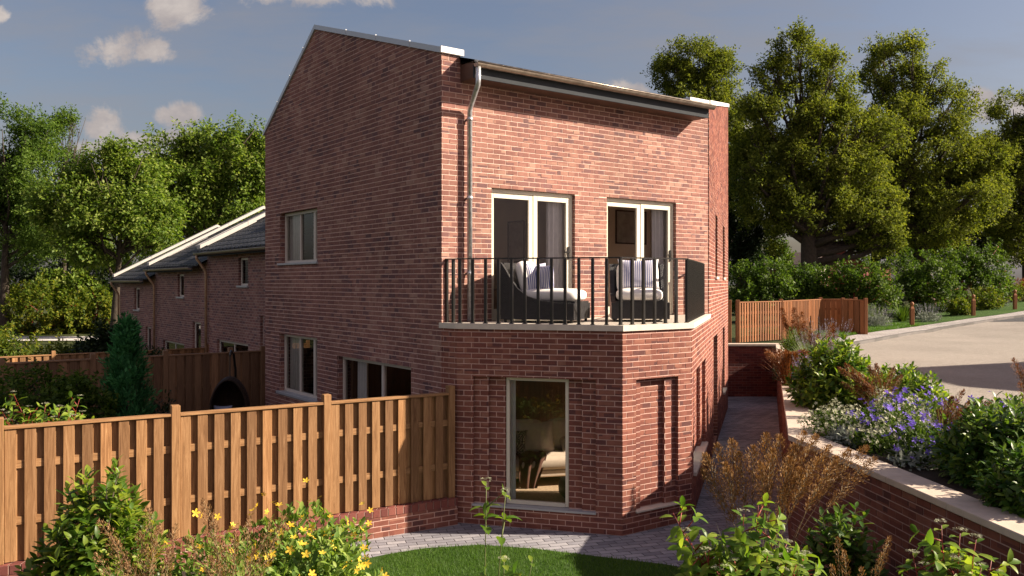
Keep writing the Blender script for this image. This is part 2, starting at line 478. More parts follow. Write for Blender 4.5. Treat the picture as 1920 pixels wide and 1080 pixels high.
def check_mat():
    m, nt, out = newmat('checked_cloth')
    tc = nt.nodes.new('ShaderNodeTexCoord')
    b = nt.nodes.new('ShaderNodeTexBrick'); L(nt, tc.outputs['UV'], b.inputs['Vector'])
    b.inputs['Scale'].default_value = 1; b.inputs['Brick Width'].default_value = .05; b.inputs['Row Height'].default_value = .03
    b.inputs['Mortar Size'].default_value = .006
    b.inputs['Color1'].default_value = (.34,.27,.2,1); b.inputs['Color2'].default_value = (.42,.34,.27,1); b.inputs['Mortar'].default_value = (.03,.022,.018,1)
    p = principled(nt, out, Roughness=.95); L(nt, b.outputs['Color'], p.inputs['Base Color'])
    return m
M['check'] = check_mat()
def glass_mat():
    m, nt, out = newmat('window_glass')
    tr = nt.nodes.new('ShaderNodeBsdfTransparent'); tr.inputs['Color'].default_value = (.93,.92,.90,1)
    gl = nt.nodes.new('ShaderNodeBsdfGlossy'); gl.inputs['Roughness'].default_value = .01
    fr = nt.nodes.new('ShaderNodeFresnel'); fr.inputs['IOR'].default_value = 1.48
    mx = nt.nodes.new('ShaderNodeMixShader')
    L(nt, fr.outputs[0], mx.inputs[0]); L(nt, tr.outputs[0], mx.inputs[1]); L(nt, gl.outputs[0], mx.inputs[2]); L(nt, mx.outputs[0], out.inputs['Surface'])
    return m
M['glass'] = glass_mat()
def gravel_mat(name, cols, sc=90):
    m, nt, out = newmat(name)
    tc = nt.nodes.new('ShaderNodeTexCoord')
    vo = nt.nodes.new('ShaderNodeTexVoronoi'); vo.inputs['Scale'].default_value = sc; L(nt, tc.outputs['UV'], vo.inputs['Vector'])
    sep = nt.nodes.new('ShaderNodeSeparateColor'); L(nt, vo.outputs['Color'], sep.inputs[0])
    n2 = noise(nt, tc.outputs['UV'], 26, 6, .8); n3 = noise(nt, tc.outputs['UV'], .35, 4)
    n5 = noise(nt, tc.outputs['UV'], 6, 6, .75)
    f = math_(nt, 'MULTIPLY_ADD', sep.outputs[0], .6, math_(nt, 'MULTIPLY_ADD', n2.outputs['Fac'], .9, math_(nt, 'MULTIPLY_ADD', n5.outputs['Fac'], .8, -.65)), clamp=True)
    rp = ramp(nt, [(k/(len(cols)-1), c) for k, c in enumerate(cols)]); L(nt, f, rp.inputs['Fac'])
    g = ramp(nt, [(.35, (.88,.88,.88)), (.65, (1.06,1.06,1.06))]); L(nt, n3.outputs['Fac'], g.inputs['Fac'])
    c = mixc(nt, 1.0, rp.outputs[0], g.outputs[0], 'MULTIPLY')
    p = principled(nt, out, Roughness=.9); p.inputs['Specular IOR Level'].default_value = .2
    L(nt, c, p.inputs['Base Color'])
    L(nt, bump(nt, vo.outputs['Distance'], .012, .8).outputs[0], p.inputs['Normal'])
    return m
M['gravel'] = gravel_mat('resin_gravel', [(.185,.158,.13),(.285,.257,.225),(.40,.365,.325)])
M['asphalt'] = gravel_mat('asphalt', [(.05,.05,.052),(.075,.075,.078),(.10,.10,.10)])
M['lane'] = gravel_mat('pale_lane', [(.42,.39,.36),(.5,.47,.44),(.58,.55,.52)], 20)
def grassground(name, a, b, c):
    m, nt, out = newmat(name)
    tc = nt.nodes.new('ShaderNodeTexCoord')
    n1 = noise(nt, tc.outputs['UV'], 1.2, 4); n2 = noise(nt, tc.outputs['UV'], 45, 5, .8)
    f = math_(nt, 'MULTIPLY_ADD', n2.outputs['Fac'], .8, math_(nt, 'MULTIPLY_ADD', n1.outputs['Fac'], .7, -.25), clamp=True)
    rp = ramp(nt, [(.2, a), (.5, b), (.8, c)]); L(nt, f, rp.inputs['Fac'])
    p = principled(nt, out, Roughness=.9); p.inputs['Specular IOR Level'].default_value = .15
    L(nt, rp.outputs[0], p.inputs['Base Color']); L(nt, bump(nt, n2.outputs['Fac'], .04, .8).outputs[0], p.inputs['Normal'])
    return m
M['turf'] = grassground('turf', (.018,.04,.008), (.04,.085,.014), (.07,.12,.02))
M['land'] = grassground('land', (.02,.028,.01), (.04,.05,.015), (.06,.06,.022))

M['leaf_laurel'] = leaf_mat('laurel_leaf', [(.02,.06,.008),(.07,.135,.015),(.17,.235,.026),(.32,.36,.045)], .4, .42, None, .35)
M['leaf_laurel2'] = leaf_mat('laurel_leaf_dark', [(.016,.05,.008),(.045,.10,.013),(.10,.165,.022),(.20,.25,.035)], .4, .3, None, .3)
M['leaf_dog'] = leaf_mat('dogwood_leaf', [(.04,.10,.012),(.10,.18,.02),(.19,.26,.032),(.30,.35,.055)], .4, .42, None, .3)
M['leaf_hyp'] = leaf_mat('hypericum_leaf', [(.05,.115,.022),(.11,.19,.034),(.19,.27,.05),(.30,.37,.08)], .5, .38)
M['leaf_oak'] = leaf_mat('olive_tree_leaf', [(.042,.062,.012),(.090,.120,.021),(.160,.190,.033),(.25,.265,.055)], .75, .40, (1.4,1.4,.5), .08)
M['leaf_lime'] = leaf_mat('bright_tree_leaf', [(.04,.08,.012),(.09,.15,.022),(.165,.225,.038),(.30,.335,.10)], .5, .4, None, .15)
M['leaf_green'] = leaf_mat('green_tree_leaf', [(.028,.06,.011),(.06,.11,.018),(.10,.16,.028),(.16,.22,.045)], .6, .4, None, .12)
M['leaf_hedge'] = leaf_mat('hedge_leaf', [(.02,.045,.008),(.045,.085,.012),(.08,.13,.018),(.13,.175,.03)], .55, .36, None, .15)
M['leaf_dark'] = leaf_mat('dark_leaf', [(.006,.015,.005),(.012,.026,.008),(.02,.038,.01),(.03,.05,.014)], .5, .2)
M['leaf_yel'] = leaf_mat('yellow_green_leaf', [(.03,.06,.008),(.07,.11,.014),(.14,.165,.02),(.24,.21,.025)], .55, .4, None, .12)
M['conifer'] = leaf_mat('conifer_needles', [(.02,.09,.034),(.05,.19,.07),(.085,.28,.10),(.13,.36,.14)], .6, .25, None, .12)
M['blade'] = leaf_mat('grass_blade', [(.07,.075,.03),(.12,.12,.05),(.17,.16,.075)], .55, .3)
M['blade_blue'] = leaf_mat('blue_grass_blade', [(.07,.11,.05),(.12,.16,.085),(.2,.24,.15)], .55, .25)
M['plume'] = leaf_mat('brown_plume', [(.095,.046,.016),(.17,.086,.03),(.275,.155,.056),(.39,.25,.108)], .65, .25, (1.3,1.1,.7))
M['plume_d'] = leaf_mat('russet_plume', [(.08,.03,.012),(.14,.055,.02),(.2,.085,.03),(.28,.13,.05)], .6, .25, (1.4,1.1,.6))
M['plume_p'] = leaf_mat('pale_plume', [(.13,.066,.028),(.22,.125,.055),(.33,.20,.095),(.43,.29,.155)], .6, .3, (1.3,1.1,.7))
M['lawnblade'] = leaf_mat('lawn_blade', [(.028,.075,.008),(.055,.125,.013),(.085,.165,.02),(.13,.21,.032)], .5, .35)
M['violet'] = leaf_mat('violet_petal', [(.12,.075,.46),(.18,.115,.58),(.26,.18,.68)], .6, .3, (1.1,1.0,1.2))
M['lilac'] = leaf_mat('lilac_spike', [(.20,.19,.30),(.30,.28,.38),(.42,.40,.48)], .7, .2, (1.1,1.0,1.2))
M['white_fl'] = leaf_mat('white_petal', [(.22,.24,.13),(.40,.40,.27),(.58,.57,.45)], .7, .2, (1,1,1))
M['yellow_fl'] = leaf_mat('yellow_petal', [(.55,.34,.02),(.68,.46,.04),(.76,.56,.08)], .6, .3, (1.1,1.0,.6))
M['silver'] = leaf_mat('silver_leaf', [(.14,.17,.13),(.22,.25,.2),(.32,.34,.29)], .8, .15, (1,1,1))
# ---------------------------------------------------------------- camera, light, sky
cam = bpy.data.cameras.new('camera'); cam.lens = 30.0; cam.sensor_width = 36.0; cam.shift_y = -(540-HOR)/1920.0
cam.clip_start = .05; cam.clip_end = 3000
co = bpy.data.objects.new('camera', cam); COL.objects.link(co); co.location = (0,0,CAMZ); co.rotation_euler = (R(90),0,0)
SC.camera = co
SUN_EL = 31.0; SUN_AZ = -2.5
TO_SUN = Vector((math.cos(R(SUN_EL))*math.cos(R(SUN_AZ)), math.cos(R(SUN_EL))*math.sin(R(SUN_AZ)), math.sin(R(SUN_EL))))
sun = bpy.data.lights.new('sun', 'SUN'); sun.energy = 5.0; sun.angle = R(.6); sun.color = (1.0,.85,.68)
so = bpy.data.objects.new('sun', sun); COL.objects.link(so); so.rotation_euler = TO_SUN.to_track_quat('Z','Y').to_euler(); so.location = (30,0,30)
SC.cycles.diffuse_bounces = 8; SC.cycles.max_bounces = 14; SC.cycles.transparent_max_bounces = 16
SC.view_settings.view_transform = 'Standard'; SC.view_settings.look = 'None'; SC.view_settings.exposure = 1.4; SC.view_settings.gamma = 1.0

def build_world():
    w = bpy.data.worlds.new('World'); SC.world = w; w.use_nodes = True
    nt = w.node_tree; nt.nodes.clear()
    out = nt.nodes.new('ShaderNodeOutputWorld'); bg = nt.nodes.new('ShaderNodeBackground'); bg.inputs['Strength'].default_value = SKY_STRENGTH
    sky = nt.nodes.new('ShaderNodeTexSky'); sky.sky_type = 'NISHITA'; sky.sun_disc = False
    sky.sun_elevation = R(SUN_EL); sky.sun_rotation = R(90-SUN_AZ); sky.air_density = 1.2; sky.dust_density = 3.0; sky.ozone_density = 1.6
    hs = nt.nodes.new('ShaderNodeHueSaturation'); hs.inputs['Saturation'].default_value = SKY_SAT; hs.inputs['Value'].default_value = SKY_VAL
    L(nt, sky.outputs[0], hs.inputs['Color'])
    hz_ = mixc(nt, 1.0, hs.outputs[0], (1.05,.97,1.03), 'MULTIPLY')
    tc = nt.nodes.new('ShaderNodeTexCoord')
    d = tc.outputs['Generated']
    sp = nt.nodes.new('ShaderNodeSeparateXYZ'); L(nt, d, sp.inputs[0])
    y = math_(nt, 'MAXIMUM', sp.outputs[1], .02)
    px = math_(nt, 'DIVIDE', sp.outputs[0], y); pz = math_(nt, 'DIVIDE', sp.outputs[2], y)
    cp = nt.nodes.new('ShaderNodeCombineXYZ'); L(nt, px, cp.inputs[0]); L(nt, pz, cp.inputs[1])
    n = noise(nt, cp.outputs[0], 11.0, 10, .66); n.inputs['Distortion'].default_value = .25
    n_s = noise(nt, cp.outputs[0], 3.2, 4, .5)
    clouds = [(205,92,72,40),(275,98,45,20),(325,6,62,36),(190,222,66,44),(318,216,56,24),(560,-8,140,26),(300,262,110,22),(230,285,150,26),
              (1180,168,52,20),(1852,196,36,30),(1395,250,60,26),(1930,205,40,20),(-10,28,32,18)]
    fld = None
    for (u, v, rx, ry) in clouds:
        s = nt.nodes.new('ShaderNodeVectorMath'); s.operation = 'SUBTRACT'; L(nt, cp.outputs[0], s.inputs[0]); s.inputs[1].default_value = ((u-960)/F, (HOR-v)/F, 0)
        m2 = nt.nodes.new('ShaderNodeVectorMath'); m2.operation = 'MULTIPLY'; L(nt, s.outputs[0], m2.inputs[0]); m2.inputs[1].default_value = (F/rx, F/ry, 0)
        ln = nt.nodes.new('ShaderNodeVectorMath'); ln.operation = 'LENGTH'; L(nt, m2.outputs[0], ln.inputs[0])
        e = math_(nt, 'SUBTRACT', 1.0, ln.outputs['Value'])
        fld = e if fld is None else math_(nt, 'MAXIMUM', fld, e)
    a = math_(nt, 'MULTIPLY_ADD', math_(nt, 'SUBTRACT', n.outputs['Fac'], .5), 4.4, math_(nt, 'ADD', fld, -.10))
    mr = nt.nodes.new('ShaderNodeMapRange'); mr.interpolation_type = 'SMOOTHSTEP'; mr.inputs['From Min'].default_value = -.12; mr.inputs['From Max'].default_value = .55
    mr.inputs['To Min'].default_value = 0; mr.inputs['To Max'].default_value = .92
    L(nt, a, mr.inputs['Value'])
    front = math_(nt, 'GREATER_THAN', sp.outputs[1], .05)
    mask = math_(nt, 'MULTIPLY', mr.outputs[0], front)
    # cloud brightness follows its own lumpy relief
    n_b = noise(nt, mapping(nt, cp.outputs[0], scale=(1,1.3,1)), 14, 6, .6)
    cr = ramp(nt, [(.3, tuple(c*CLOUD for c in (2.7,2.5,2.65))), (.5, tuple(c*CLOUD for c in (3.9,3.45,3.3))), (.72, tuple(c*CLOUD for c in (5.6,4.95,4.5)))])
    L(nt, n_b.outputs['Fac'], cr.inputs['Fac'])
    # thin high streaks
    n_c = noise(nt, mapping(nt, cp.outputs[0], scale=(1.2,5.5,1), rot=(0,0,R(-14))), 2.2, 7, .62)
    st = ramp(nt, [(.40, (0,0,0)), (.72, (.6,.6,.6))]); L(nt, n_c.outputs['Fac'], st.inputs['Fac'])
    stm = math_(nt, 'MULTIPLY', st.outputs[0], front)
    c0 = mixc(nt, stm, hz_, tuple(c*CLOUD for c in (2.6,2.45,2.5)))
    c1 = mixc(nt, mask, c0, cr.outputs[0])
    # unseen pale cloud added behind the camera as fill light for shaded walls
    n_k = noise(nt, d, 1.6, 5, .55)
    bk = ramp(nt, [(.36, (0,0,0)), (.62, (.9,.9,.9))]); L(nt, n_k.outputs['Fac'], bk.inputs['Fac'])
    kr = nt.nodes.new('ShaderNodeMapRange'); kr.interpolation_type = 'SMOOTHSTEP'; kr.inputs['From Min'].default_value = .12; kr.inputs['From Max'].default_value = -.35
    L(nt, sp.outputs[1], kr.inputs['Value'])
    c1 = mixc(nt, math_(nt, 'MULTIPLY', bk.outputs[0], kr.outputs[0]), c1, FILL_CLOUD)
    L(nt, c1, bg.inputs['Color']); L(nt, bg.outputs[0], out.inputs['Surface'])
FILL_CLOUD = (6.0,4.6,4.9); SKY_STRENGTH = .05; SKY_SAT = .95; SKY_VAL = .77; CLOUD = .95
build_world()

# ---------------------------------------------------------------- site geometry
E = np.array([.8025,.5966]); G = np.array([-.5966,.8025])
P0 = np.array([-1.012,12.27])
B = np.array([-.777,12.06]); C = np.array([1.478,11.42]); D = np.array([2.567,12.19])
SD = np.array([.2874,.9578])
E2 = np.array([3.62,15.70]); FE = np.array([5.87,23.2])
H = P0+6.95*G
SLAB_T, SLAB_B = 2.817, 2.740
UP = 1.52                                   # upper ground level
RW0 = np.array([3.32,10.2]); RWF = np.array([7.80,25.2]); RWN = np.array([4.02,2.6])

def sheet(name, poly, z, m, kind='structure'):
    mb = MB(); A = sum(poly[k][0]*poly[(k+1) % len(poly)][1]-poly[(k+1) % len(poly)][0]*poly[k][1] for k in range(len(poly)))
    if A < 0: poly = poly[::-1]
    mb.face([(p[0],p[1],z) for p in poly]); o = mb.build(name, m); o['kind'] = kind; return o
g = 900
sheet('ground', [(-g,-60),(g,-60),(g,g),(-g,g)], -.03, M['land'])
# paved path round the house
fdir = np.array([.850,.526])
FENCE0 = B-.02*fdir
edge = [ground_at(u, v, 0)[:2] for u, v in ((640,1058),(725,1041),(800,1029),(900,1023),(1000,1030),(1130,1046),(1250,1060),(1330,1078))]
path = [tuple(FENCE0-2.4*fdir)]+[tuple(B+np.array([.1,.3])), (4.3,19.0), (5.4,22.9), (5.2,25.6), (7.95,25.6), tuple(RW0+np.array([.06,0])), (3.5,8.6)]+[(2.6,8.4)]
path += [tuple(p) for p in edge[::-1]]
sheet('path', path, .0, M['paver'])
lawn = [tuple(p) for p in edge]+[(2.6,8.4),(2.4,4.0),(-4,4.0),(-3.4,8.6)]
sheet('lawn', lawn, .012, M['turf'])
bedl = [tuple(FENCE0-k*fdir+np.array([.02,-.12])) for k in (1.6,4,7)]+[(-6.5,3.0),(-1.2,3.0),tuple(edge[0])]
sheet('flower_bed_soil', bedl, .02, M['soil'])
sheet('border_soil', [(2.0,9.0),(3.3,9.9),(3.9,3.0),(1.2,3.0),(1.2,8.2)], .02, M['soil'])
# upper level to the right
mb = MB()
mb.prism([tuple(RWN+np.array([.2,-6])), tuple(RWN+np.array([.16,0])), tuple(RW0+np.array([.16,0])), tuple(RWF+np.array([.2,.3])), (-2.0,25.62), (-2.0,300), (500,300), (500,-20)], -.4, UP-.02)
o = mb.build('terrace_ground', M['land']); o['kind'] = 'structure'
XS, XE, SL = 16.0, 34.0, .055               # the ground climbs gently towards the right
def upz(x): return UP+SL*min(max(x-XS, 0), XE-XS)
def on_up(u, v, dz=0.0):
    k = (u-960)/F; a = (v-HOR)/F
    Y = (CAMZ-UP-dz)/a
    if k*Y > XS: Y = (CAMZ-UP-dz+SL*XS)/(a+SL*k)
    if k*Y > XE: Y = (CAMZ-UP-dz-SL*(XE-XS))/a
    return np.array([k*Y, Y])
kerb = [on_up(u, v) for u, v in ((1545,655.5),(1575,652),(1605,647),(1640,641),(1680,633),(1720,626),(1770,617),(1820,609),(1870,601),(1920,594.5))]
kerb += [np.array([36,49.0]), np.array([70,62.0])]
for k in range(len(kerb)-1):
    if kerb[k][0] < XS < kerb[k+1][0]:
        f_ = (XS-kerb[k][0])/(kerb[k+1][0]-kerb[k][0]); kerb.insert(k+1, kerb[k]+(kerb[k+1]-kerb[k])*f_); kx = k+1; break
def offset(poly, d):
    out = []
    for k, p in enumerate(poly):
        t = poly[min(k+1, len(poly)-1)]-poly[max(k-1, 0)]; t = t/np.linalg.norm(t)
        out.append(p+d*np.array([-t[1], t[0]]))
    return out
def slab(mb, poly, dz):
    A = sum(poly[k][0]*poly[(k+1) % len(poly)][1]-poly[(k+1) % len(poly)][0]*poly[k][1] for k in range(len(poly)))
    if A < 0: poly = poly[::-1]
    mb.face([(p[0],p[1],upz(p[0])+dz) for p in poly])
mb = MB(); slab(mb, [(XS,-20),(XE,-20),(XE,300),(XS,300)], -.012); slab(mb, [(XE,-20),(300,-20),(300,300),(XE,300)], -.012)
o = mb.build('rising_ground', M['land']); o['kind'] = 'structure'
bedr = [(6.3,5.0),(6.3,8.0),(6.7,12.0),(7.3,15.5),(7.9,19.5),(8.35,23.0)]
mb = MB(); slab(mb, [(6.0,-10)]+bedr+[tuple(k) for k in kerb[:kx+1]]+[(XS,-10)], 0)
below = [tuple(k) for k in kerb[kx:] if k[0] <= XE]+[(XE,44.0),(XE,-10)]
slab(mb, [(XS,-10)]+below, 0); slab(mb, [(XE,-10),(XE,44.0),(120,80),(120,-10)], 0)
o = mb.build('car_park', M['gravel']); o['kind'] = 'structure'
mb = MB(); a_ = on_up(1838,603.5); slab(mb, [tuple(a_)]+[tuple(k) for k in kerb[9:] if k[0] <= XE]+[(XE,44.0),tuple(on_up(1990,603))], .006)
o = mb.build('access_road', M['asphalt']); o['kind'] = 'structure'
sheet('planting_bed_soil', [tuple(RWN+np.array([.3,-5])), tuple(RWN+np.array([.3,0])), tuple(RW0+np.array([.3,0])), tuple(RWF+np.array([.25,-.2]))]+[tuple(p) for p in bedr[::-1]]+[(6.3,-3)], UP-.012, M['soil'])
k1 = offset(kerb, .14); k2 = offset(kerb, 1.15); k3 = offset(kerb, 4.2)
def zz(p, d): return (p[0], p[1], upz(p[0])+d)
mb = MB()
for a in range(len(kerb)-1):
    p, q, r_, s_ = kerb[a], kerb[a+1], k1[a+1], k1[a]
    mb.face([zz(p,-.05),zz(q,-.05),zz(q,.09),zz(p,.09)]); mb.face([zz(p,.09),zz(q,.09),zz(r_,.09),zz(s_,.09)])
o = mb.build('kerb', M['kerb']); o['kind'] = 'structure'
mb = MB()
for a in range(len(kerb)-1): mb.face([zz(k1[a],.086),zz(k1[a+1],.086),zz(k2[a+1],.086),zz(k2[a],.086)])
o = mb.build('pavement', M['paver_up']); o['kind'] = 'structure'
sheet('bin_store_floor', [tuple(on_up(1470,640.5)), tuple(on_up(1535,626)), tuple(on_up(1585,625)), tuple(k2[2]), tuple(k2[0])], UP+.05, M['paver_up'])
mb = MB()
for a in range(3, len(kerb)-1): mb.face([zz(k2[a],.095),zz(k2[a+1],.095),zz(k3[a+1],.13),zz(k3[a],.13)])
o = mb.build('verge', M['turf']); o['kind'] = 'structure'
sheet('lane', [(-60,47.5),(-14,50.5),(-14,54.5),(-60,51.5)], .02, M['lane'])

# ---------------------------------------------------------------- walls
def course(mb, O, d, n, s0, s1, z0, z1, holes, off, lim=None, pr=.0042):
    """stretcher-bond bricks standing proud of the mortar bed; lim(z) narrows the run under a raking top"""
    O = np.asarray(O, float); uo = float(np.dot(O, d)); rr = random.Random(int(1000*(abs(uo)+z1+s1)))
    for k in range(int(math.floor(z0/.075)), int(math.ceil(z1/.075))):
        za, zb = max(z0, k*.075+.006), min(z1, (k+1)*.075-.006)
        if zb-za < .012: continue
        a, b = (s0, s1) if lim is None else lim(za)
        if b-a < .03: continue
        ou = .1125 if k % 2 == 0 else 0.0
        m0 = int(math.floor((uo+a+ou)/.225))
        while True:
            ua = m0*.225-ou-uo; m0 += 1
            if ua >= b: break
            iv = [(max(a, ua+.006), min(b, ua+.225-.006))]; y0, y1 = za, zb; extra = []
            for h in holes:
                h0, h1 = h['z']
                if zb <= h0 or za >= h1 or iv[0][1] <= h['s'][0] or iv[0][0] >= h['s'][1]: continue
                if min(zb, h1)-max(za, h0) < .02:
                    if h0 > za: y1 = min(y1, h0)
                    else: y0 = max(y0, h1)
                    continue
                out = []
                for p, q in iv:
                    pa, qa = max(p, h['s'][0]), min(q, h['s'][1])
                    if qa-pa > .012:
                        if zb-h1 > .012: extra.append((pa, qa, h1, zb))
                        if h0-za > .012: extra.append((pa, qa, za, h0))
                for p, q in iv:
                    if p < h['s'][0]: out.append((p, min(q, h['s'][0])))
                    if q > h['s'][1]: out.append((max(p, h['s'][1]), q))
                iv = [x for x in out if x[1]-x[0] > .012]
                if not iv: break
            for p, q, y0, y1 in [(p, q, y0, y1) for p, q in iv]+extra:
                if y1-y0 < .012: continue
                e = off-pr-rr.uniform(-.001, .001); t1, t2 = rr.uniform(-.0010, .0010), rr.uniform(-.0008, .0008)
                def P(s_, z_, o_): w = O+d*s_-n*o_; return (w[0], w[1], z_)
                f0 = len(mb.f); A, B_, C_, D_ = P(p,y0,e+t1+t2), P(q,y0,e-t1+t2), P(q,y1,e-t1-t2), P(p,y1,e+t1-t2)
                a0, b0, c0, d0 = P(p,y0,off), P(q,y0,off), P(q,y1,off), P(p,y1,off)
                mb.face([A,B_,C_,D_]); mb.face([D_,C_,c0,d0]); mb.face([a0,b0,B_,A]); mb.face([a0,A,D_,d0]); mb.face([B_,b0,c0,C_])
                for fi in range(f0, f0+5): mb.fm[fi] = 2
                for fi in range(f0+1, f0+5): mb.fuv[fi] = (uo+(p+q)/2, (y0+y1)/2)

def panel(mb, O, d, n, s0, s1, z0, z1, holes, off=0.0, relief=False):
    O = np.asarray(O, float)
    def P(s, z, o): q = O+d*s-n*o; return (q[0], q[1], z)
    ss = sorted({s0, s1, *[h['s'][0] for h in holes], *[h['s'][1] for h in holes]})
    zs = sorted({z0, z1, *[h['z'][0] for h in holes], *[h['z'][1] for h in holes]})
    for a, b in zip(ss[:-1], ss[1:]):
        for c, e in zip(zs[:-1], zs[1:]):
            ms, mz = (a+b)/2, (c+e)/2
            if any(h['s'][0] < ms < h['s'][1] and h['z'][0] < mz < h['z'][1] for h in holes): continue
            if relief: mb.fm[len(mb.f)] = 1
            mb.face([P(a,c,off), P(b,c,off), P(b,e,off), P(a,e,off)])
    if relief: course(mb, O, d, n, s0, s1, z0, z1, holes, off)
    for h in holes:
        a, b = h['s']; c, e = h['z']; o2 = off+h['depth']
        mb.face([P(a,c,off), P(a,e,off), P(a,e,o2), P(a,c,o2)][::-1])
        mb.face([P(b,c,off), P(b,c,o2), P(b,e,o2), P(b,e,off)][::-1])
        mb.face([P(a,e,off), P(b,e,off), P(b,e,o2), P(a,e,o2)][::-1])
        mb.face([P(a,c,off), P(a,c,o2), P(b,c,o2), P(b,c,off)][::-1])
        if h.get('back'):
            panel(mb, O, d, n, a, b, c, e, h.get('holes', []), o2, relief)

def rn(d): return np.array([d[1], -d[0]])
Z3 = np.array([0,0,1.0])
def V3(d): return np.array([d[0], d[1], 0.0])

def window(parent, O, d, s, z, off, mats, bars=(), fw=.06, depth=.07, sill=None, name='window', head=None, panes=True, rails=()):
    """frame mesh, a pane and perhaps a sill; off = distance behind the wall face"""
    n = rn(d); O3 = v3(O); ax = V3(d); ay = -V3(n)
    a, b = s; c, e = z
    hd = head or fw
    mb = MB(); dd = (off, off+depth)
    mb.obox(O3, ax, ay, Z3, (a, a+fw), dd, (c, e), .006); mb.obox(O3, ax, ay, Z3, (b-fw, b), dd, (c, e), .006)
    mb.obox(O3, ax, ay, Z3, (a+fw, b-fw), dd, (e-hd, e)); mb.obox(O3, ax, ay, Z3, (a+fw, b-fw), dd, (c, c+fw))
    for (s0, s1, pr) in bars:
        mb.obox(O3, ax, ay, Z3, (s0, s1), (off-pr, off+depth-.004), (c+fw, e-hd), .006)
    for (z0, z1) in rails:
        mb.obox(O3, ax, ay, Z3, (a+fw, b-fw), (off+.004, off+depth-.006), (z0, z1))
    fr = mb.build(name, mats['frame'], parent)
    if panes:
        edges = [a+fw]+[x for q in bars for x in (q[0], q[1])]+[b-fw]
        for k in range(0, len(edges), 2):
            mp = MB(); mp.obox(O3, ax, ay, Z3, (edges[k]-.004, edges[k+1]+.004), (off+depth*.5, off+depth*.5+.004), (c+fw-.004, e-hd+.004))
            # one face is enough for the thin pane
            mp.f = mp.f[2:3] if False else [mp.f[2]]
            mp.build('pane', M['glass'], fr)
    if sill:
        ms = MB(); ov, th = sill
        ms.obox(O3, ax, ay, Z3, (a-.05, b+.05), (-ov, off+.02), (c-th, c+.004), .004)
        ms.build('sill', mats['sill'], fr)
    return fr

WM = {'frame': M['frame'], 'sill': M['stone']}
WN = {'frame': M['frame_n'], 'sill': M['sillmetal']}

# ---------------------------------------------------------------- the brick house
house = thing('brick_house', 'tall red brick house with a corner balcony, white capped gable and angled ground floor bay', 'house', (1.2,14.5,0))
def hbuild(mb, name, m, parent=None, smooth=False): return mb.build(name, m, parent or house, smooth)

# gable wall facing the gardens, drawn from its far end towards the camera
dG = -G; OG = P0+6.95*G
def sg(u): return along(OG, dG, u)
def zg(u, v): return z_at(OG, dG, u, v)
wu = (sg(525), sg(595), zg(595,491.5), zg(595,388.7))
wl = (sg(524), sg(595), zg(595,752), zg(595,634))
wk = (sg(632.5), sg(771), .12, zg(771,689))
rev = .11
GE = 6.95+.315      # the ground floor runs a little further to the bay corner B
holes = [dict(s=(wu[0],wu[1]), z=(wu[2],wu[3]), depth=rev), dict(s=(wl[0],wl[1]), z=(wl[2],wl[3]), depth=rev), dict(s=(wk[0],wk[1]), z=(wk[2],wk[3]), depth=rev)]
mb = MB()
panel(mb, OG, dG, rn(dG), 0, 6.95, 0, 6.5, holes, 0.0, True)
zr, ze = 8.075, 6.695
Pg = lambda s, z: (*(OG+dG*s), z)
mb.fm[len(mb.f)] = 1; mb.face([Pg(0,6.5), Pg(6.95,6.5), Pg(6.95,ze), Pg(2.57,zr)])
def under_gable(z): return (0 if z < 6.5 else 2.57*(z-6.5)/(zr-6.5), 6.95 if z < ze else 6.95-(6.95-2.57)*(z-ze)/(zr-ze))
course(mb, OG, dG, rn(dG), 0, 6.95, 6.5, zr-.01, [], 0.0, under_gable)
hbuild(mb, 'wall', M['m_brick'])
mb = MB(); dB = B-P0; LB = np.linalg.norm(dB); dB = dB/LB
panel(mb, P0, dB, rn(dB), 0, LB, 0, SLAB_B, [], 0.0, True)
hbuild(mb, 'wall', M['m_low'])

# left face of the bay
dL = (C-B)/np.linalg.norm(C-B); LL = np.linalg.norm(C-B)
sl = lambda u: along(B, dL, u); zl = lambda u, v: z_at(B, dL, u, v)
zt = zl(1000,709); zb_ = zl(1117,961.5)
bay_h = [dict(s=(sl(887.5), sl(1117)), z=(zb_, zt), depth=.05, back=True, holes=[
          dict(s=(sl(914), sl(1090)), z=(zb_, zt), depth=.05, back=True, holes=[
            dict(s=(sl(944), sl(1064)), z=(zb_, zt), depth=.05)])])]
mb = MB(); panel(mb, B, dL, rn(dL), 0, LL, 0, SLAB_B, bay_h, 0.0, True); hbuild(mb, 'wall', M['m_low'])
sw = (sl(944)+.005, sl(1064)-.005)
wf = window(house, B, dL, sw, (zb_+.012, zt-.003), .115, WM, fw=.05, depth=.07, name='window')
ms = MB(); ms.obox(v3(B), V3(dL), -V3(rn(dL)), Z3, (sl(887.5)-.01, sl(1117)+.01), (-.035, .16), (zb_-.022, zb_+.006), .003)
ms.build('sill', M['sillmetal'], wf)
# chamfer face
dC = (D-C)/np.linalg.norm(D-C); LC = np.linalg.norm(D-C)
sc = lambda u: along(C, dC, u); zc = lambda u, v: z_at(C, dC, u, v)
zt2 = zc(1230,709); zb2 = zc(1193,959)
ch = [dict(s=(sc(1192.5), sc(1271.5)), z=(zb2, zt), depth=.06, back=True, holes=[
        dict(s=(sc(1206), sc(1252)), z=(zb2, zt), depth=.06, back=True)])]
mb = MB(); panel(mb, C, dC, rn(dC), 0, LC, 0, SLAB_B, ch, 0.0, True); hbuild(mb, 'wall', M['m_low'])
ms = MB(); ms.obox(v3(C), V3(dC), -V3(rn(dC)), Z3, (sc(1192.5)-.01, sc(1271.5)+.01), (-.03, .11), (zb2-.02, zb2+.006), .003)
hbuild(ms, 'sill', M['stone'])
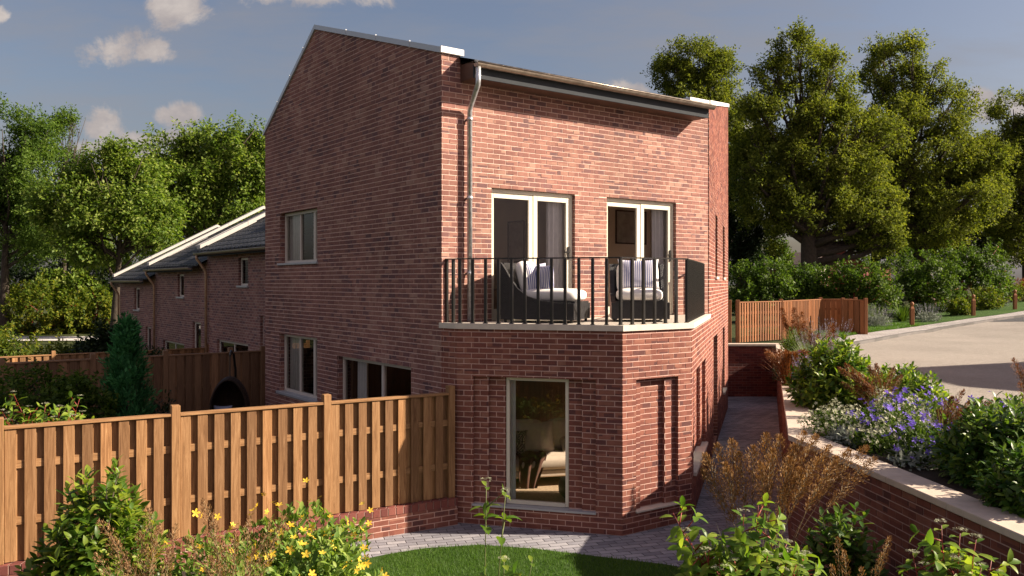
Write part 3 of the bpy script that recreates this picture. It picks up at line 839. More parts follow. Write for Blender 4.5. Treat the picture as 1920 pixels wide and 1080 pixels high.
# long side wall by the path
LS = np.linalg.norm(FE-D); nS = rn(SD)
ss_ = lambda u: along(D, SD, u); zs_ = lambda u, v: z_at(D, SD, u, v)
sE2 = np.linalg.norm(E2-D)
gz = (.62,zt)
side_h = [dict(s=(ss_(1300), ss_(1322.5)), z=(gz[0],zt), depth=.06, back=True, holes=[dict(s=(ss_(1304.5), ss_(1319)), z=(gz[0],zt), depth=.06, back=True, holes=[dict(s=(ss_(1308), ss_(1315)), z=(gz[0],zt), depth=.06)])]),
          dict(s=(ss_(1337.5), ss_(1345)), z=(.1,2.3), depth=.2), dict(s=(ss_(1355), ss_(1358.5)), z=(.75,2.3), depth=.2)]
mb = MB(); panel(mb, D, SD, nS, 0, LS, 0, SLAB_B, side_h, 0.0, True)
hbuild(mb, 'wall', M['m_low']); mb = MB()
side_u = [dict(s=(ss_(1341), ss_(1345)), z=(3.5,zs_(1343,404)), depth=.2), dict(s=(ss_(1355), ss_(1358.5)), z=(3.5,zs_(1357,425)), depth=.2)]
panel(mb, D, SD, nS, sE2, LS, SLAB_B, 6.6, side_u, 0.0, True)
Ps = lambda s, z: (*(D+SD*s), z)
zsr = zs_(1365,201.3)
mb.fm[len(mb.f)] = 1; mb.face([Ps(sE2,6.6), Ps(LS,6.6), Ps(LS,zsr), Ps(sE2,6.65)])
course(mb, D, SD, nS, sE2, LS, 6.6, zsr, [], 0.0, lambda z: (sE2 if z < 6.65 else sE2+(LS-sE2)*(z-6.65)/(zsr-6.65), LS))
hbuild(mb, 'wall', M['m_low'])  # same brick as the front; the darker red colour paints in weaker sunlight
# stone sills and frames of the side windows
w_ = window(house, D, SD, (ss_(1308)+.005, ss_(1315)-.005), (gz[0]+.01,zt-.003), .19, WM, fw=.05)
ms = MB(); ms.obox(v3(D), V3(SD), -V3(nS), Z3, (ss_(1300)-.02, ss_(1322.5)+.02), (-.05,.17), (gz[0]-.05, gz[0]+.006), .004); ms.build('sill', M['stone'], w_)
for (u0, u1, z0, z1, sl_) in ((1337.5,1345,.1,2.3,None),(1355,1358.5,.75,2.3,(.06,.05)),(1341,1345,3.5,zs_(1343,404),(.04,.04)),(1355,1358.5,3.5,zs_(1357,425),(.04,.04))):
    window(house, D, SD, (ss_(u0)+.004, ss_(u1)-.004), (z0+.004,z1-.004), .13, WM, fw=.05, sill=sl_)
# front wall of the upper storey
sf = lambda u: along(P0, E, u); zf = lambda u, v: z_at(P0, E, u, v)
LF = np.linalg.norm(E2-P0)
zd = zf(921.5,351.7)
d1 = (sf(921.5), sf(1078)); d2 = (sf(1137.5), sf(1267.5))
fh = [dict(s=d1, z=(SLAB_T-.01,zd), depth=.14), dict(s=d2, z=(SLAB_T-.01,zd), depth=.14)]
mb = MB(); panel(mb, P0, E, rn(E), 0, LF, SLAB_T-.02, 6.6, fh, 0.0, True)
pier = .32; pier2 = LF-.50
Pf = lambda s, z: (*(P0+E*s), z)
mb.face([Pf(0,6.6), Pf(pier,6.6), Pf(pier,ze), Pf(0,ze)]); mb.face([Pf(pier2,6.6), Pf(LF,6.6), Pf(LF,6.65), Pf(pier2,6.65)])
hbuild(mb, 'wall', M['m_brick'])
# hidden back walls, so that the house is closed
mb = MB()
BK = [FE, FE-E*5.0+G*1.0, H+E*5.5, H]
for p, q in zip(BK[:-1], BK[1:]):
    dd = (q-p)/np.linalg.norm(q-p); panel(mb, p, dd, rn(dd), 0, np.linalg.norm(q-p), 0, 6.4, [])
hbuild(mb, 'wall', M['brick'])

# double doors on the balcony
def balcony_door(s, hs):
    a, b = s; n = rn(E); O3 = v3(P0); ax = V3(E); ay = -V3(n)
    z0, z1 = SLAB_T+.02, zd-.005
    mb = MB(); dd = (.06,.14)
    mb.obox(O3, ax, ay, Z3, (a+.004,a+.045), dd, (z0,z1), .004); mb.obox(O3, ax, ay, Z3, (b-.045,b-.004), dd, (z0,z1), .004)
    mb.obox(O3, ax, ay, Z3, (a+.045,b-.045), dd, (z1-.055,z1)); mb.obox(O3, ax, ay, Z3, (a+.045,b-.045), dd, (z0-.015,z0+.03))
    fr = mb.build('door', M['frame'], house)
    mid = (a+b)/2
    for k, (p, q, fo) in enumerate(((a+.047, mid+.02, .075), (mid+.022, b-.047, .067))):
        ml = MB(); st = .085
        dl = (fo, fo+.055); t0, t1 = z0+.032, z1-.058
        ml.obox(O3, ax, ay, Z3, (p,p+(.05 if k == 0 else st)), dl, (t0,t1), .005); ml.obox(O3, ax, ay, Z3, (q-st,q), dl, (t0,t1), .005)
        ml.obox(O3, ax, ay, Z3, (p+(.05 if k == 0 else st),q-st), dl, (t1-.075,t1)); ml.obox(O3, ax, ay, Z3, (p+(.05 if k == 0 else st),q-st), dl, (t0,t0+.12))
        lf = ml.build('leaf_frame', M['frame'], fr)
        mp = MB(); mp.obox(O3, ax, ay, Z3, (p+.04,q-st+.004), (fo+.03,fo+.034), (t0+.116,t1-.07)); mp.f = [mp.f[2]]; mp.build('pane', M['glass'], fr)
    mh = MB(); mh.obox(O3, ax, ay, Z3, (b-.105,b-.07), (.05,.067), (z0+.93,z0+1.13), .003); mh.obox(O3, ax, ay, Z3, (b-.19,b-.09), (.02,.035), (z0+1.03,z0+1.055), .003); mh.obox(O3, ax, ay, Z3, (b-.10,b-.08), (.03,.053), (z0+1.03,z0+1.055))
    mh.build('handle', M['black'], fr)
balcony_door(d1, 0); balcony_door(d2, 1)

# windows of the gable wall
def gwin(w, bars, sill, nm='window'):
    return window(house, OG, dG, (w[0]+.004,w[1]-.004), (w[2]+.004,w[3]-.004), .10, WN, bars=bars, fw=.055, depth=.07, sill=sill, name=nm)
span = wu[1]-wu[0]
gwin(wu, [(wu[0]+span*.42, wu[0]+span*.42+.05, .0), (wu[0]+span*.78, wu[0]+span*.78+.09, .0)], (.045,.035))
span = wl[1]-wl[0]
gwin(wl, [(wl[0]+span*.42, wl[0]+span*.42+.05, .0), (wl[0]+span*.78, wl[0]+span*.78+.09, .0)], (.06,.05))
span = wk[1]-wk[0]
gwin(wk, [(wk[0]+span*.56, wk[0]+span*.56+.07, .0)], None, 'glazed_door')

# gable coping, verge and end caps
def rake(pts, n, w0, w1, th, m, name, parent, seams=()):
    mb = MB()
    for p, q in zip(pts[:-1], pts[1:]):
        p = np.array(p); q = np.array(q); nn = V3(n)
        for dz0, dz1 in ((0, th),):
            a = [p+nn*w0+Z3*dz0, q+nn*w0+Z3*dz0, q+nn*w0+Z3*dz1, p+nn*w0+Z3*dz1]; b = [x-nn*(w0+w1) for x in a]
            mb.face(a); mb.face(b[::-1]); mb.face([a[3],a[2],b[2],b[3]]); mb.face([a[0],b[0],b[1],a[1]])
            mb.face([a[0],a[3],b[3],b[0]]); mb.face([a[1],b[1],b[2],a[2]])
        for f in seams:
            c = p+(q-p)*f; dirv = (q-p)/np.linalg.norm(q-p)
            mb.obox(c, dirv, nn, Z3, (-.007,.007), (w0-.02,w0+.006), (-.006,th+.014))
    return mb.build(name, m, parent)
nG = rn(dG)
rake([(*(OG-dG*.05), 6.47), (*(OG+dG*2.57), zr), (*(OG+dG*6.955), ze)], nG, .035, .30, .085, M['metal_shaded'], 'coping', house, (.3,.55,.8))
mb = MB(); c0 = OG+dG*6.62
mb.obox(v3(c0), V3(dG), -V3(nG), Z3, (.337,.372), (-.037,.36), (ze-.002,ze+.09), .004); hbuild(mb, 'coping', M['metal_white'])  # white plate only on the sunlit end; the shaded run stays grey
rake([(*(E2-SD*.0), 6.66), (*FE, zsr)], nS, .035, .34, .085, M['metal_white'], 'coping', house)
mb = MB(); mb.obox(v3(P0), V3(E), -V3(rn(E)), Z3, (pier2-.02,LF-.005), (-.03,.34), (6.655,6.738), .004); hbuild(mb, 'coping', M['metal_white'])
# roof
mb = MB()
eave_a = P0+E*.3-G*.40; eave_b = P0+E*(LF-.36)-G*.40
zE = 6.565
r0 = P0+G*4.38+E*.2; r1 = r0+E*11.3
mb.face([(*eave_a,zE),(*eave_b,zE),(*(E2+SD*.4-E*.3),6.64),(*(r1),8.0),(*r0,8.0)])
mb.face([(*r0,8.0),(*r1,8.0),(*(r1+G*2.57),6.45),(*(r0+G*2.57),6.45)])
mb.face([(*(eave_a),zE-.03),(*(P0+E*.3),zE+.03),(*(P0+E*(LF-.36)),zE+.03),(*eave_b,zE-.03)])
mb.face([(*(eave_a),zE-.03),(*eave_b,zE-.03),(*eave_b,zE),(*eave_a,zE)])
hbuild(mb, 'roof', M['slate'])
# boxed eaves: timber end, fascia, gutter, downpipe
zB = zf(905,147.6)+.0
mb = MB(); fo = .36
mb.obox(v3(P0), V3(E), -V3(rn(E)), Z3, (pier,LF-.42), (-fo+.02,-.002), (6.32,6.345)); mb.obox(v3(P0), V3(E), -V3(rn(E)), Z3, (pier,pier+.03), (-fo+.02,-.002), (6.345,6.56))
mb.obox(v3(P0), V3(E), -V3(rn(E)), Z3, (LF-.45,LF-.42), (-fo+.02,-.002), (6.345,6.56))
hbuild(mb, 'soffit', M['soffit'])
mb = MB(); mb.obox(v3(P0), V3(E), -V3(rn(E)), Z3, (pier-.005,LF-.415), (-fo,-fo+.02), (6.312,6.50), .003); hbuild(mb, 'fascia', M['fascia'])
def gutter(parent, O, d, s0, s1, dist, z, r, m):
    mb = MB(); O3 = v3(O); ax = V3(d); o_ = V3(rn(d))
    def fn(a, b, rr):
        th = math.pi*(1+b)
        return O3+ax*(s0+(s1-s0)*a)+o_*(dist+r+rr*math.cos(th))+Z3*(z+rr*math.sin(th))
    mb.grid(lambda a, b: fn(a, b, r), 1, 12); mb.grid(lambda a, b: fn(a, 1-b, r-.012), 1, 12)
    for a in (0, 1):
        mb.face([fn(a, k/12, r) for k in range(13)])
    for b in (0, 1):
        q = [fn(0,b,r), fn(1,b,r), fn(1,b,r-.012), fn(0,b,r-.012)]; mb.face(q)
    mb.tube([fn(0,1,r)+Z3*.006, fn(1,1,r)+Z3*.006], .011, 8)
    for k in range(6):
        s_ = (k+.5)/6; 
        mb.obox(O3+ax*(s0+(s1-s0)*s_), ax, o_, Z3, (-.015,.015), (dist-.002,dist+2*r+.01), (z+.002,z+.012))
    return mb.build('gutter', m, parent, True)
gutter(house, P0, E, pier-.01, LF-.36, fo+.004, 6.515, .06, M['copper'])
sp_ = .43
nF = rn(E)
pp = lambda s, o_, z: v3(P0+E*s+nF*o_, z)
mb = MB(); mb.tube([pp(sp_-.08,fo+.06,6.47), pp(sp_-.08,fo+.06,6.26), pp(sp_-.075,fo+.045,6.21), pp(sp_-.01,.125,5.96), pp(sp_,.085,5.90), pp(sp_,.085,SLAB_T+.02)], .038, 14)
for z in (5.75,4.6,3.5): mb.tube([pp(sp_,.085,z), pp(sp_,.085,z+.05)], .046, 14)
for z in (5.77,4.62,3.52): mb.obox(pp(sp_,0,z), V3(E), V3(nF), Z3, (-.012,.012), (0.0,.06), (0,.02))
hbuild(mb, 'downpipe', M['galv'], smooth=True)

# balcony slab, floor and railing
ov = .035
def isect(p, d, q, e_):
    A = np.array([[d[0], -e_[0]], [d[1], -e_[1]]]); t = np.linalg.solve(A, q-p); return p+d*t[0]
nB, nL, nC = rn(dB), rn(dL), rn(dC)
A_ = P0+nG*ov+G*.02; 
Bo = isect(P0+nB*ov, dB, B+nL*ov, dL); Co = isect(B+nL*ov, dL, C+nC*ov, dC); Do = isect(C+nC*ov, dC, D+nS*ov, SD); Eo = E2+nS*ov+SD*.03
mb = MB(); mb.prism([tuple(A_), tuple(Bo), tuple(Co), tuple(Do), tuple(Eo), tuple(E2-E*.05-nS*.0), tuple(P0+E*.02)], SLAB_B, SLAB_T)
hbuild(mb, 'balcony_slab', M['stone'])
ins = .075
Bi = isect(P0-nB*ins, dB, B-nL*ins, dL); Ci = isect(B-nL*ins, dL, C-nC*ins, dC); Di = isect(C-nC*ins, dC, D-nS*ins, SD)
Ai = P0-nB*ins+dB*.03; Ei = E2-nS*ins-SD*.28
RT = CAMZ+(HOR-482)/F*11.6
railing = thing('railing', None, None, (0,0,0)); railing.parent = house; railing.location = tuple(np.array([*C,SLAB_T])-np.array(house.location))
runs = [(Ai,Bi,2),(Bi,Ci,12),(Ci,Di,6),(Di,Ei,23)]
mt = MB()
cl = [Ai,Bi,Ci,Di,Ei]
for k in range(4):
    d_ = (cl[k+1]-cl[k]); l_ = np.linalg.norm(d_); d_ = d_/l_
    mt.obox(v3(cl[k]), V3(d_), V3(rn(d_)), Z3, (-.02,l_+.02), (-.021,.021), (RT-.018-k*.0004,RT-k*.0004))
mt.build('top_rail', M['black'], railing)
for k, (p, q, n_) in enumerate(runs):
    d_ = (q-p)/np.linalg.norm(q-p); l_ = np.linalg.norm(q-p)
    for j in range(n_+(1 if k == 3 else 0)):
        s_ = l_*j/n_
        mbal = MB(); mbal.obox(v3(p+d_*s_), V3(d_), V3(rn(d_)), Z3, (-.02,.02), (-.02,.02), (SLAB_T+.001,RT-.020), .003)
        mbal.obox(v3(p+d_*s_), V3(d_), V3(rn(d_)), Z3, (-.03,.03), (-.03,.03), (SLAB_T,SLAB_T+.008))
        mbal.build('baluster', M['black'], railing)

# rooms behind the glass
mb = MB()
gfoot = [B+np.array([.12,.1]), C+np.array([0,.2]), D+np.array([-.2,.1]), FE-nS*.2, H+E*5.3, H+E*.2, P0+E*.2]
mb.prism([tuple(p) for p in gfoot], .02, .10)
hbuild(mb, 'ground_floor', M['floor_in'])
mb = MB(); mb.prism([tuple(p) for p in gfoot], 2.56, 2.70); hbuild(mb, 'upper_floor', M['ceiling'])
mb = MB(); ufoot = [P0+E*.16+G*.16, E2-nS*.2+G*.16, FE-nS*.2, H+E*5.3, H+E*.2]
mb.prism([tuple(p) for p in ufoot], 5.30, 5.40); hbuild(mb, 'ceiling', M['ceiling'])
mb = MB(); mb.prism([tuple(p) for p in ufoot], 2.705, 2.80); hbuild(mb, 'upper_floor', M['floor_in'])
def iwall(a, b, z0, z1, th=.1, m=M['plaster']):
    d_ = (b-a)/np.linalg.norm(b-a); mbw = MB(); mbw.obox(v3(a), V3(d_), V3(rn(d_)), Z3, (0,np.linalg.norm(b-a)), (0,th), (z0,z1)); return hbuild(mbw, 'inner_wall', m)
iwall(P0+E*.2+G*3.4, P0+E*9.9+G*3.4, 2.81, 5.29)
iwall(P0+E*2.75+G*.3, P0+E*2.75+G*3.38, 2.81, 5.29)
iwall(P0+E*.2+G*3.35, P0+E*9+G*3.35, .11, 2.55, .1, M['darkpanel'])
iwall(P0+E*3.6+G*3.6, H+E*3.6-G*.3, .11, 5.29)

iwall(P0+E*.16+G*.3, P0+E*.16+G*3.3, 2.81, 5.29)
# ---------------------------------------------------------------- terrace of lower houses
Q0 = P0+1.63*E                    # facade line, runs along G
def terrace(t0, t1, zeave, zridge, label, wins, glz, last):
    base = Q0+G*t1
    h = thing('terraced_house', label, 'house', (*base,0), 'terraced houses stepping down behind the tall house')
    # coordinates along the facade: from the far end (t1) to the near end (t0)
    O = base; d = -G; n = rn(d); Ln = t1-t0
    holes = []
    for (u0, u1, v0, v1, y0) in wins:
        a, b = along(O, d, u0), along(O, d, u1); um = (u0+u1)/2
        zt_ = z_at(O, d, um, v0); zb__ = z_at(O, d, um, v1) if v1 else .3
        holes.append(dict(s=(a,b), z=(zb__,zt_), depth=.1))
    mb = MB(); panel(mb, O, d, n, 0, Ln, 0, zeave, holes)
    dep = 8.0
    a0 = O; a1 = O+E*dep; b0 = O+d*Ln; b1 = b0+E*dep
    for a, zz in ((a1, 0),):
        panel(mb, b1, -d, rn(-d), 0, Ln, 0, zeave, [])
    for p, q in ((a1,a0),(b0,b1)):
        mb.face([(*p,0),(*q,0),(*q,zeave),((p[0]+q[0])/2,(p[1]+q[1])/2,zridge-.12),(*p,zeave)])
    mb.build('wall', M['brick'], h)
    k = (zridge-zeave)/4.0
    mb = MB(); o_ = .30
    p0 = O-E*o_-d*.0; p1 = O+d*Ln-E*o_
    m0 = O+E*4; m1 = m0+d*Ln; q0 = O+E*(dep+o_); q1 = q0+d*Ln
    ze_ = zeave+.03-k*o_
    mb.face([(*p0,ze_),(*p1,ze_),(*m1,zridge),(*m0,zridge)]); mb.face([(*m0,zridge),(*m1,zridge),(*q1,ze_),(*q0,ze_)])
    mb.face([(*p1,ze_),(*p0,ze_),(*p0,ze_-.05),(*p1,ze_-.05)])
    # underside
    mb.face([(*p0,ze_-.05),(*(O),zeave-.02),(*(O+d*Ln),zeave-.02),(*p1,ze_-.05)])
    rf = mb.build('roof', M['slate'], h)
    # white capping that climbs the party wall
    w = .15
    mb = MB()
    for s_, (pa, za), (pb, zb2_) in ((0,(O-E*.26,zeave+.07-k*.26),(m0,zridge+.07)),(0,(m0,zridge+.07),(q0,ze_+.10))):
        pa = np.array([*pa,za]); pb = np.array([*pb,zb2_]); nn = V3(d)
        a = [pa-nn*w, pb-nn*w, pb-nn*w+Z3*.11, pa-nn*w+Z3*.11]; b = [x+nn*2*w for x in a]
        mb.face(a[::-1]); mb.face(b); mb.face([a[3],a[2],b[2],b[3]]); mb.face([a[0],a[3],b[3],b[0]]); mb.face([a[1],b[1],b[2],a[2]]); mb.face([a[0],b[0],b[1],a[1]])
        dirv = (pb-pa)/np.linalg.norm(pb-pa)
        for f in (.35,.68):
            mb.obox(pa+(pb-pa)*f, dirv, nn, Z3, (-.01,.01), (-w-.006,w+.006), (0,.116))
    mb.build('coping', M['verge_white'], h)
    # rooflight: a pale rim round dark glass, lying on the slope
    up = np.array([*(E*4/math.hypot(4,zridge-zeave)), (zridge-zeave)/math.hypot(4,zridge-zeave)]); nv = np.cross(V3(d), up); nv = nv*np.sign(nv[2])
    c_ = v3(O+d*(glz[0]), zeave+.03)+up*glz[1]
    mb = MB(); W_, H_ = glz[2], glz[3]
    for a, b in (((0,.09),(0,H_)),((W_-.09,W_),(0,H_)),((.09,W_-.09),(0,.09)),((.09,W_-.09),(H_-.09,H_))):
        mb.obox(c_, V3(d), up, nv, a, b, (.01,.16))
    rl = mb.build('rooflight', M['verge_white'], rf)
    mb = MB(); mb.obox(c_, V3(d), up, nv, (.09,W_-.09), (.09,H_-.09), (.01,.06)); mb.build('pane', M['roofglass'], rl)
    # eaves
    mb = MB(); mb.obox(v3(O), V3(d), V3(n), Z3, (.0,Ln-.6), (o_-.02,o_), (ze_-.20,ze_-.06)); mb.build('fascia', M['fascia'], h)
    gutter(h, O, d, -.05, Ln-.55, o_+.004, ze_-.10, .06, M['copper'])
    pq = lambda s, o2, z: v3(O+d*s+n*o2, z)
    mb = MB(); mb.tube([pq(.1,o_+.06,ze_-.12), pq(.1,o_+.05,ze_-.25), pq(.12,.10,ze_-.62), pq(.12,.08,ze_-.7), pq(.12,.08,.05)], .042, 10); mb.build('downpipe', M['pipe'], h, True)
    for hh, (u0, u1, v0, v1, y0) in zip(holes, wins):
        a, b = hh['s']; bars = [((a+b)/2-.03,(a+b)/2+.03,0)] if b-a > 1.2 else []
        window(h, O, d, (a+.004,b-.004), (hh['z'][0]+.004, hh['z'][1]-.004), .075, WN, bars=bars, fw=.06, depth=.05, sill=(.05,.05) if v1 else None)
    return h
M['pipe'] = plain_mat('weathered_pipe', (.42,.27,.16), .45, .3, 10, metal=.3)
M['roofglass'] = plain_mat('roof_glass', (.03,.035,.04), .08, .1, 3, coat=.5)
terrace(6.96, 16.2, 4.50, 6.62, 'nearest and tallest terraced house, adjoining the rear of the tall brick house', [(447,465,483,536,0),(407,465,641,None,0),(488,494,592,None,0)], (2.6,1.6,1.3,1.9), 0)
terrace(16.2, 22.3, 4.08, 6.22, 'middle terraced house of the stepped row, with a narrow tall ground floor window', [(333,345,514,557,0),(361,376.5,604,None,0),(306,345,641,None,0)], (2.4,.9,1.3,1.9), 0)
terrace(22.3, 28.0, 3.69, 5.80, 'lowest terraced house at the far end of the stepped row, partly behind a conifer', [(252,261.5,539.5,581,0),(273,283,613,None,0)], (2.4,1.2,1.3,1.7), 1)

# ---------------------------------------------------------------- timber fences
def fence(label, A, Bp, z0, z1, posts, mats, slat=(.112,.187), rails=(.70,.36), group=None, capped=True, face=1, post_up=.10, rail_h=.085, name='timber_fence'):
    """A -> Bp with the good side to the right of the direction of travel; posts = distances of the posts"""
    A = np.asarray(A, float); Bp = np.asarray(Bp, float); Ln = np.linalg.norm(Bp-A); d = (Bp-A)/Ln; n = rn(d)*face
    f = thing(name, label, 'fence', (*A, z0), group)
    O = v3(A); ax = V3(d); o = V3(n); rng = random.Random(int(abs(A[0]*100+A[1]*10)))
    for s in posts:
        mb = MB(); mb.obox(O, ax, o, Z3, (s-.05,s+.05), (-.055,.055), (z0,z1+post_up), .006); mb.build('post', mats[0], f)
    for p, q in zip(posts[:-1], posts[1:]):
        mb = MB()
        s = p+.055; k = 0
        nn = max(2, round((q-p-.11)/slat[1])); pitch = (q-p-.11)/nn
        for k in range(nn):
            a = p+.055+pitch*k; w = slat[0]*pitch/slat[1]
            j = rng.uniform(0,.004)
            mb.obox(O, ax, o, Z3, (a,a+w), (.0125+j,.030+j), (z0+.005+rng.uniform(0,.008),z1-.03), .003)
            mb.obox(O, ax, o, Z3, (a+w-.022,a+pitch+.02), (-.030-j,-.0125-j), (z0+.005,z1-.03))
        mb.build('slat_panel', mats[0], f)
        mr = MB()
        for r_ in rails:
            zc_ = z0+(z1-z0)*r_; mr.obox(O, ax, o, Z3, (p+.05,q-.05), (-.0120,.0118), (zc_-rail_h/2,zc_+rail_h/2))
        mr.build('rail', mats[1], f)
        if capped:
            mc = MB(); mc.obox(O, ax, o, Z3, (p+.05,q-.05), (-.05,.05), (z1-.03,z1+.004), .004); mc.build('capping', mats[1], f)
    return f
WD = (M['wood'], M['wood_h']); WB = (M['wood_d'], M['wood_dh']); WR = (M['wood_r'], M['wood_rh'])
fz0, fz1 = .375, 1.845
FA = FENCE0-9.4*fdir; FB = FENCE0-.05*fdir
fp = [9.4-k for k in (9.21,7.38,5.54,3.75,1.90,.09)]
fence('golden timber fence of overlapping upright boards along the low brick wall', FA, FB-.0*fdir, fz0, fz1, fp, WD, rails=(.715,.30))
# low brick wall under it, with bricks on edge on top
nf = rn(fdir)
lw = thing('low_brick_wall', 'low red brick wall under the golden timber fence', 'wall', (*FENCE0,0))
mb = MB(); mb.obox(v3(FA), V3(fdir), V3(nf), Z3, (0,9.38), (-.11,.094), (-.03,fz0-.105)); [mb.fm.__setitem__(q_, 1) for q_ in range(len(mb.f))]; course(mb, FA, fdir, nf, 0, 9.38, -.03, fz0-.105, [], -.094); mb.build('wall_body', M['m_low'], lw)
mb = MB(); mb.obox(v3(FA), V3(fdir), V3(nf), Z3, (0,9.38), (-.115,.105), (fz0-.105,fz0), .006); mb.build('coping', M['brick_cap'], lw)
# second fence across the gardens, in the shade
F2 = np.array([-4.82,20.1]); e2 = E
F2A = F2-E*8.2
pz = [along(F2A, E, u) for u in (-95,5,174,310,432,492)]
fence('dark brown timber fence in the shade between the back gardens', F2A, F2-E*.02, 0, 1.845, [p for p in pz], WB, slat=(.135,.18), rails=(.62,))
F3 = np.array([-9.3,26.2])
pz = [along(F3-E*7.2, E, u) for u in (-60,100,245,389)]
fence('far timber fence, its left end sunlit beyond the shaded garden fence', F3-E*7.2, F3, 0, 1.40, [p for p in pz], WD, slat=(.135,.19), rails=(.6,))

# ---------------------------------------------------------------- retaining walls
rw = thing('retaining_wall', 'long red brick retaining wall with sandstone coping between path and planting bed', 'wall', (*RW0,0))
mb = MB(); th = .26
ln1 = (RWF-RW0)/np.linalg.norm(RWF-RW0); ln0 = (RW0-RWN)/np.linalg.norm(RW0-RWN)
nl1 = rn(ln1); nl0 = rn(ln0)
mit = isect(RWN+nl0*th, ln0, RW0+nl1*th, ln1)
def strip(mb, za, zb, o0, o1):
    q0 = isect(RWN+nl0*o0, ln0, RW0+nl1*o0, ln1); q1 = isect(RWN+nl0*o1, ln0, RW0+nl1*o1, ln1)
    n0, n1 = RWN-ln0*4+nl0*o0, RWN-ln0*4+nl0*o1; f0, f1 = RWF+nl1*o0, RWF+nl1*o1
    for a, b, c_, d_ in ((n0,q0,q1,n1),(q0,f0,f1,q1)):
        mb.face([(*a,za),(*b,za),(*b,zb),(*a,zb)][::-1]); mb.face([(*d_,za),(*c_,za),(*c_,zb),(*d_,zb)])
        mb.face([(*a,zb),(*b,zb),(*c_,zb),(*d_,zb)][::-1])
        mb.face([(*a,za),(*b,za),(*c_,za),(*d_,za)])
    mb.face([(*n0,za),(*n0,zb),(*n1,zb),(*n1,za)]); mb.face([(*f0,za),(*f1,za),(*f1,zb),(*f0,zb)])
strip(mb, -.05, UP-.012, .02, .27)
for q_ in range(len(mb.f)): mb.fm[q_] = 1
c_in = isect(RWN+nl0*.02, ln0, RW0+nl1*.02, ln1)
def back_run(P, Qq, nn):          # the bricks face the path, so the run is laid the other way round
    dd = (Qq-P)/np.linalg.norm(Qq-P); course(mb, P, dd, rn(dd), 0, np.linalg.norm(Qq-P), -.05, UP-.012, [], 0.0)
back_run(c_in, RWN-ln0*4+nl0*.02, nl0); back_run(RWF+nl1*.02, c_in, nl1)
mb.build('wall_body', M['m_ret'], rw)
def coping_stones(name, m, parent, A, d, n, s0, s1, o0, o1, z0, z1, step=.9):
    k = max(1, round((s1-s0)/step)); w = (s1-s0)/k
    mb = MB()
    for j in range(k): mb.obox(v3(A), V3(d), V3(n), Z3, (s0+j*w+.003,s0+(j+1)*w-.003), (o0,o1), (z0,z1), .006)
    return mb.build(name, m, parent)
qi = isect(RWN-nl0*.015, ln0, RW0-nl1*.015, ln1); qo = isect(RWN+nl0*.32, ln0, RW0+nl1*.32, ln1)
# the bend itself is one shaped stone
def s_on(P, A, d): return float(np.dot(np.asarray(P)-A, d))
sA = s_on(qi, RWN, ln0); sB = s_on(qo, RWN, ln0); a1 = min(sA, sB)-.25
coping_stones('coping', M['coping_stone'], rw, RWN, ln0, nl0, -4, a1, -.015, .32, UP-.012, UP+.05, .95)
tA = max(s_on(qi, RW0, ln1), s_on(qo, RW0, ln1))+.25
coping_stones('coping', M['coping_stone'], rw, RW0, ln1, nl1, tA, np.linalg.norm(RWF-RW0), -.015, .32, UP-.012, UP+.05, .95)
mb = MB(); mb.prism([tuple(RWN+ln0*a1-nl0*.015), tuple(qi), tuple(RW0+ln1*tA-nl1*.015), tuple(RW0+ln1*tA+nl1*.32), tuple(qo), tuple(RWN+ln0*a1+nl0*.32)], UP-.012, UP+.05); mb.build('coping', M['coping_stone'], rw)
ew = thing('end_wall', 'dark red brick wall closing the far end of the side path', 'wall', (6.5,25.3,0))
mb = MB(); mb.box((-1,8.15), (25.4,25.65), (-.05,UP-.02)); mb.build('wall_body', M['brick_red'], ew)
mb = MB(); mb.box((-1,8.1), (25.36,25.7), (UP-.02,UP+.05), .006); mb.build('coping', M['coping_stone'], ew)

# ---------------------------------------------------------------- bin store of timber screens
def gp(u, v, z=UP): return ground_at(u, v, z)[:2]
bz1 = 2.80
p_a = gp(1383,644); p_b = gp(1464,638); p_c = gp(1538,627); p_d = gp(1580,630.2); p_e = gp(1623,631.6)
st_ = thing('timber_bin_store', 'reddish timber screen of upright slats around a bin enclosure beside the car park', 'bin store', (*p_c,UP))
def screen(A, Bq, mats, pitch, w, z0=UP+.03, z1=bz1, nm='slat_screen', rails=(.72,.38), both=False):
    A = np.asarray(A); Bq = np.asarray(Bq); Ln = np.linalg.norm(Bq-A); d = (Bq-A)/Ln; n = rn(d)
    mb = MB(); k = int(Ln/pitch)
    for j in range(k):
        s = Ln*(j+.5)/k; mb.obox(v3(A), V3(d), V3(n), Z3, (s-w/2,s+w/2), (.02,.04), (z0,z1-.03))
        if both: 
            s += pitch/2; mb.obox(v3(A), V3(d), V3(n), Z3, (s-w/2,min(Ln,s+w/2)), (-.04,-.02), (z0,z1-.03))
    mb.build(nm, mats[0], st_)
    mb = MB()
    for r_ in rails: mb.obox(v3(A), V3(d), V3(n), Z3, (0,Ln), (-.02,.02), (z0+(z1-z0)*r_-.04,z0+(z1-z0)*r_+.04))
    mb.build('rail', mats[1], st_)
    mb = MB(); mb.obox(v3(A), V3(d), V3(n), Z3, (0,Ln), (-.05,.05), (z1-.03,z1), .003); mb.build('capping', mats[1], st_)
def bpost(p, up=.06):
    mb = MB(); mb.box((p[0]-.055,p[0]+.055), (p[1]-.055,p[1]+.055), (UP,bz1+up), .006); mb.build('post', M['wood_r'], st_)
screen(p_a, p_b, WR, .135, .072); screen(p_b, p_c, WR, .135, .072); screen(p_c, p_c+np.array([1.0,-.35]), WR, .16, .15); screen(p_d, p_e, WR, .17, .155, both=True); screen(p_c+np.array([.0,.05]), p_e+np.array([.25,1.5]), WR, .16, .15)
for p in (p_a, p_b, p_c, p_d, p_e, p_a-np.array([.28,.1]), p_e+np.array([.25,1.5])): bpost(p)

